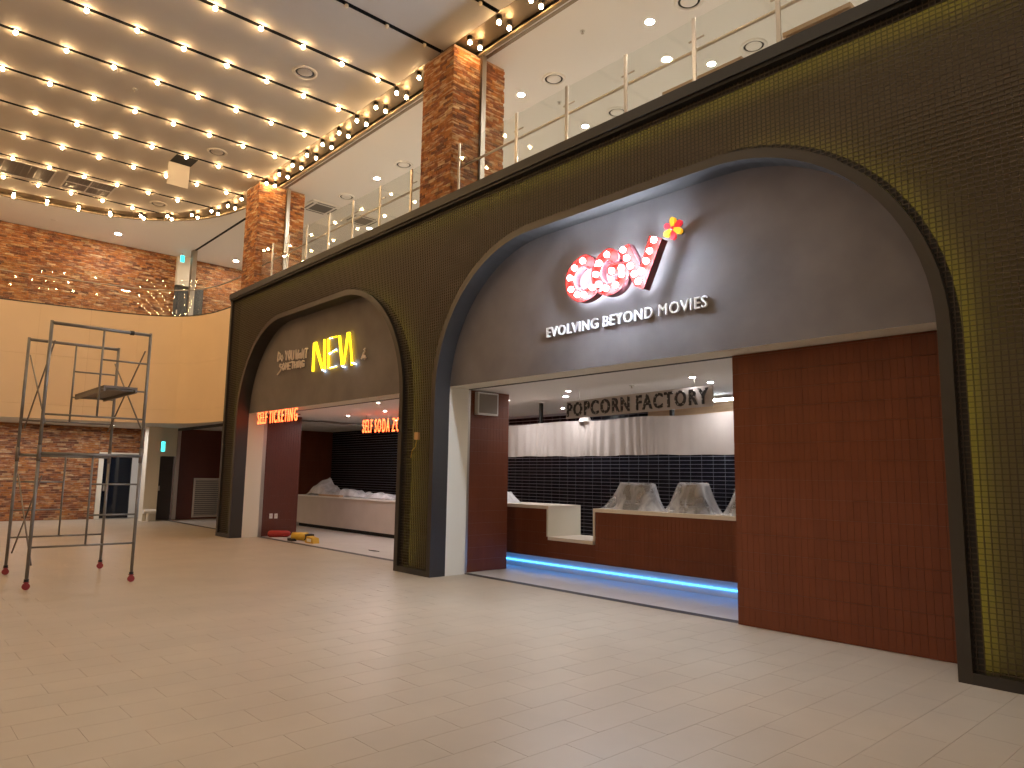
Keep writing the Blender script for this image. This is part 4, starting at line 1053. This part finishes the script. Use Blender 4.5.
def cassette(cx, cy, label):
    t = thing('air_conditioner', label, 'air conditioner', (cx, cy, HC), 'ceiling air conditioners'); s = .45
    MB().box(cx - s, cx + s, cy - s, cy + s, HC - .03, HC - .001).build('panel', WHITEP, t); MB().box(cx - .26, cx + .26, cy - .26, cy + .26, HC - .036, HC - .03).build('intake_grille', ACG, t)
    for dx, dy, lx, ly in ((-.36, 0, .05, .55), (.36, 0, .05, .55), (0, -.36, .55, .05), (0, .36, .55, .05)):
        MB().box(cx + dx - lx / 2, cx + dx + lx / 2, cy + dy - ly / 2, cy + dy + ly / 2, HC - .034, HC - .03).build('air_slot', ACG, t)
cassette(-18.45, 2.37, 'square ceiling air conditioner beside the far brick column')
cassette(-18.5, 3.75, 'square ceiling air conditioner seen through the railing beside the far column')
sprinkler((-7.7, 1.7), 'small sprinkler head in gallery ceiling above the near railing')
sprinkler((-9.6, 3.1), 'small sprinkler head in gallery ceiling near the ring diffuser')
# wooden boxes standing on the gallery
def crate(pa, pb, ztop, label):
    y = .85; a, c = PY(*pa, y), PY(*pb, y); z = PY(*ztop, y).z
    t = thing('wooden_bench', label, 'bench', ((a.x + c.x) / 2, y, SLAB), 'tan benches on the gallery')
    MB().box(a.x, c.x, y, y + .45, z - .05, z).build('seat', TAN, t)
    MB().box(a.x + .03, a.x + .09, y + .03, y + .42, SLAB, z - .05).build('leg', TAN, t); MB().box(c.x - .09, c.x - .03, y + .03, y + .42, SLAB, z - .05).build('leg', TAN, t)
    MB().box(a.x + .09, c.x - .09, y + .05, y + .08, SLAB + .05, z - .05).build('front_board', TAN, t)
crate((527, 150), (590, 120), (590, 134.5), 'tan wooden bench behind the railing nearest the near brick column')
crate((662, 80), (741, 40), (741, 56), 'tan wooden bench behind the railing above the marquee letters')
crate((782, 20), (850, 0), (800, 25), 'tan wooden bench behind the railing at the upper right')

# ------------------------------------------------------------------ scaffold tower
t = thing('scaffold_tower', 'two-tier grey scaffold tower on red casters with a plank', 'scaffold', (-12.4, -4.33, 0))
YA, YC, YZ = -4.98, -4.33, -3.71
def pipe(name, p, q, r, m=GALV): return MB().tube([p, q], r, 10).build(name, m, t, True)
for x in (-11.5, -13.3):
    for y in (YA, YZ):
        pipe('leg', (x, y, .14), (x, y, 1.80), .022); pipe('leg', (x, y, 1.80), (x, y, 3.64), .022)
        MB().tube([(x, y, 1.70), (x, y, 1.92)], .027, 10).build('coupling', DKTUBE, t, True)
        c = MB().tube([(x, y, .14), (x, y, .105)], .03, 10).build('caster', BLACKM, t)
        m = MB(); m.box(x - .026, x + .026, y - .032, y + .032, .096, .106); m.box(x - .026, x - .020, y - .02, y + .02, .04, .096); m.box(x + .020, x + .026, y - .02, y + .02, .04, .096)
        m.build('fork', CASTER, c); MB().tube([(x - .017, y, .046), (x + .017, y, .046)], .046, 16).build('wheel', CASTER, c)
    for z, r in ((.55, .014), (1.80, .024), (2.34, .014), (3.61, .024)): pipe('crossbar', (x, YA, z), (x, YZ, z), r)
    pipe('inner_post', (x, YC, .55), (x, YC, 1.80), .014); pipe('inner_post', (x, YC, 2.34), (x, YC, 3.61), .014)
    lo = (YC, YZ) if x > -12 else (YA, YC)
    for z in (.96, 1.39): pipe('rung', (x, lo[0], z), (x, lo[1], z), .013)
    for z in (2.75, 3.17): pipe('rung', (x, YC, z), (x, YZ, z), .013)
for y in (YA, YZ):
    s = .035 if y == YA else -.035
    for z0, z1 in (((.32, 1.5), (2.22, 3.36)) if y == YA else ((2.22, 3.36),)):
        pipe('brace', (-11.5, y + s, z0), (-13.3, y + s, z1), .011, DKTUBE); pipe('brace', (-11.5, y + s * 1.6, z1), (-13.3, y + s * 1.6, z0), .011, DKTUBE)
MB().box(-13.34, -11.46, -4.28, -3.84, 2.766, 2.80).build('plank', mat('scaffold_plank', (.16, .13, .11), .6), t)
m = MB(); m.box(-13.34, -11.46, -4.28, -4.25, 2.72, 2.766); m.box(-13.34, -11.46, -3.87, -3.84, 2.72, 2.766); m.build('plank_rail', DKTUBE, t)
MB().tube([(-11.5, -3.99, 3.61), (-11.5, -3.94, 3.61)], .034, 10).build('clip', BLACKM, t)

# ------------------------------------------------------------------ rest of the lobby, outside the picture
b = MB(); b.box(8, 8.2, -14.9, 8, 0, HC + .1); struct(b.build('wall_near', CREAM), 'plain cream wall behind the camera')
b = MB(); b.box(-28, 8, -14.95, -14.75, 0, HC + .1); struct(b.build('wall_left', CREAM), 'plain cream wall on the left side of the lobby')
b = MB(); b.box(-28, 8, 8, 8.2, 5.7, HC + .1); struct(b.build('wall_gallery_back', CREAM), 'plain back wall of the gallery')
for k, (x, y) in enumerate([(x, y) for x in (-7.5, -4.4, -1.3, 1.8, 4.9) for y in (-2.6, -5.6)]):  # unseen downlights added to brighten the near floor
    downlight((x + .3, y), f'added fill downlight overhead, out of the picture, {ORD[k]}', 'added fill downlights over the near lobby', .09, m=DOWNH)
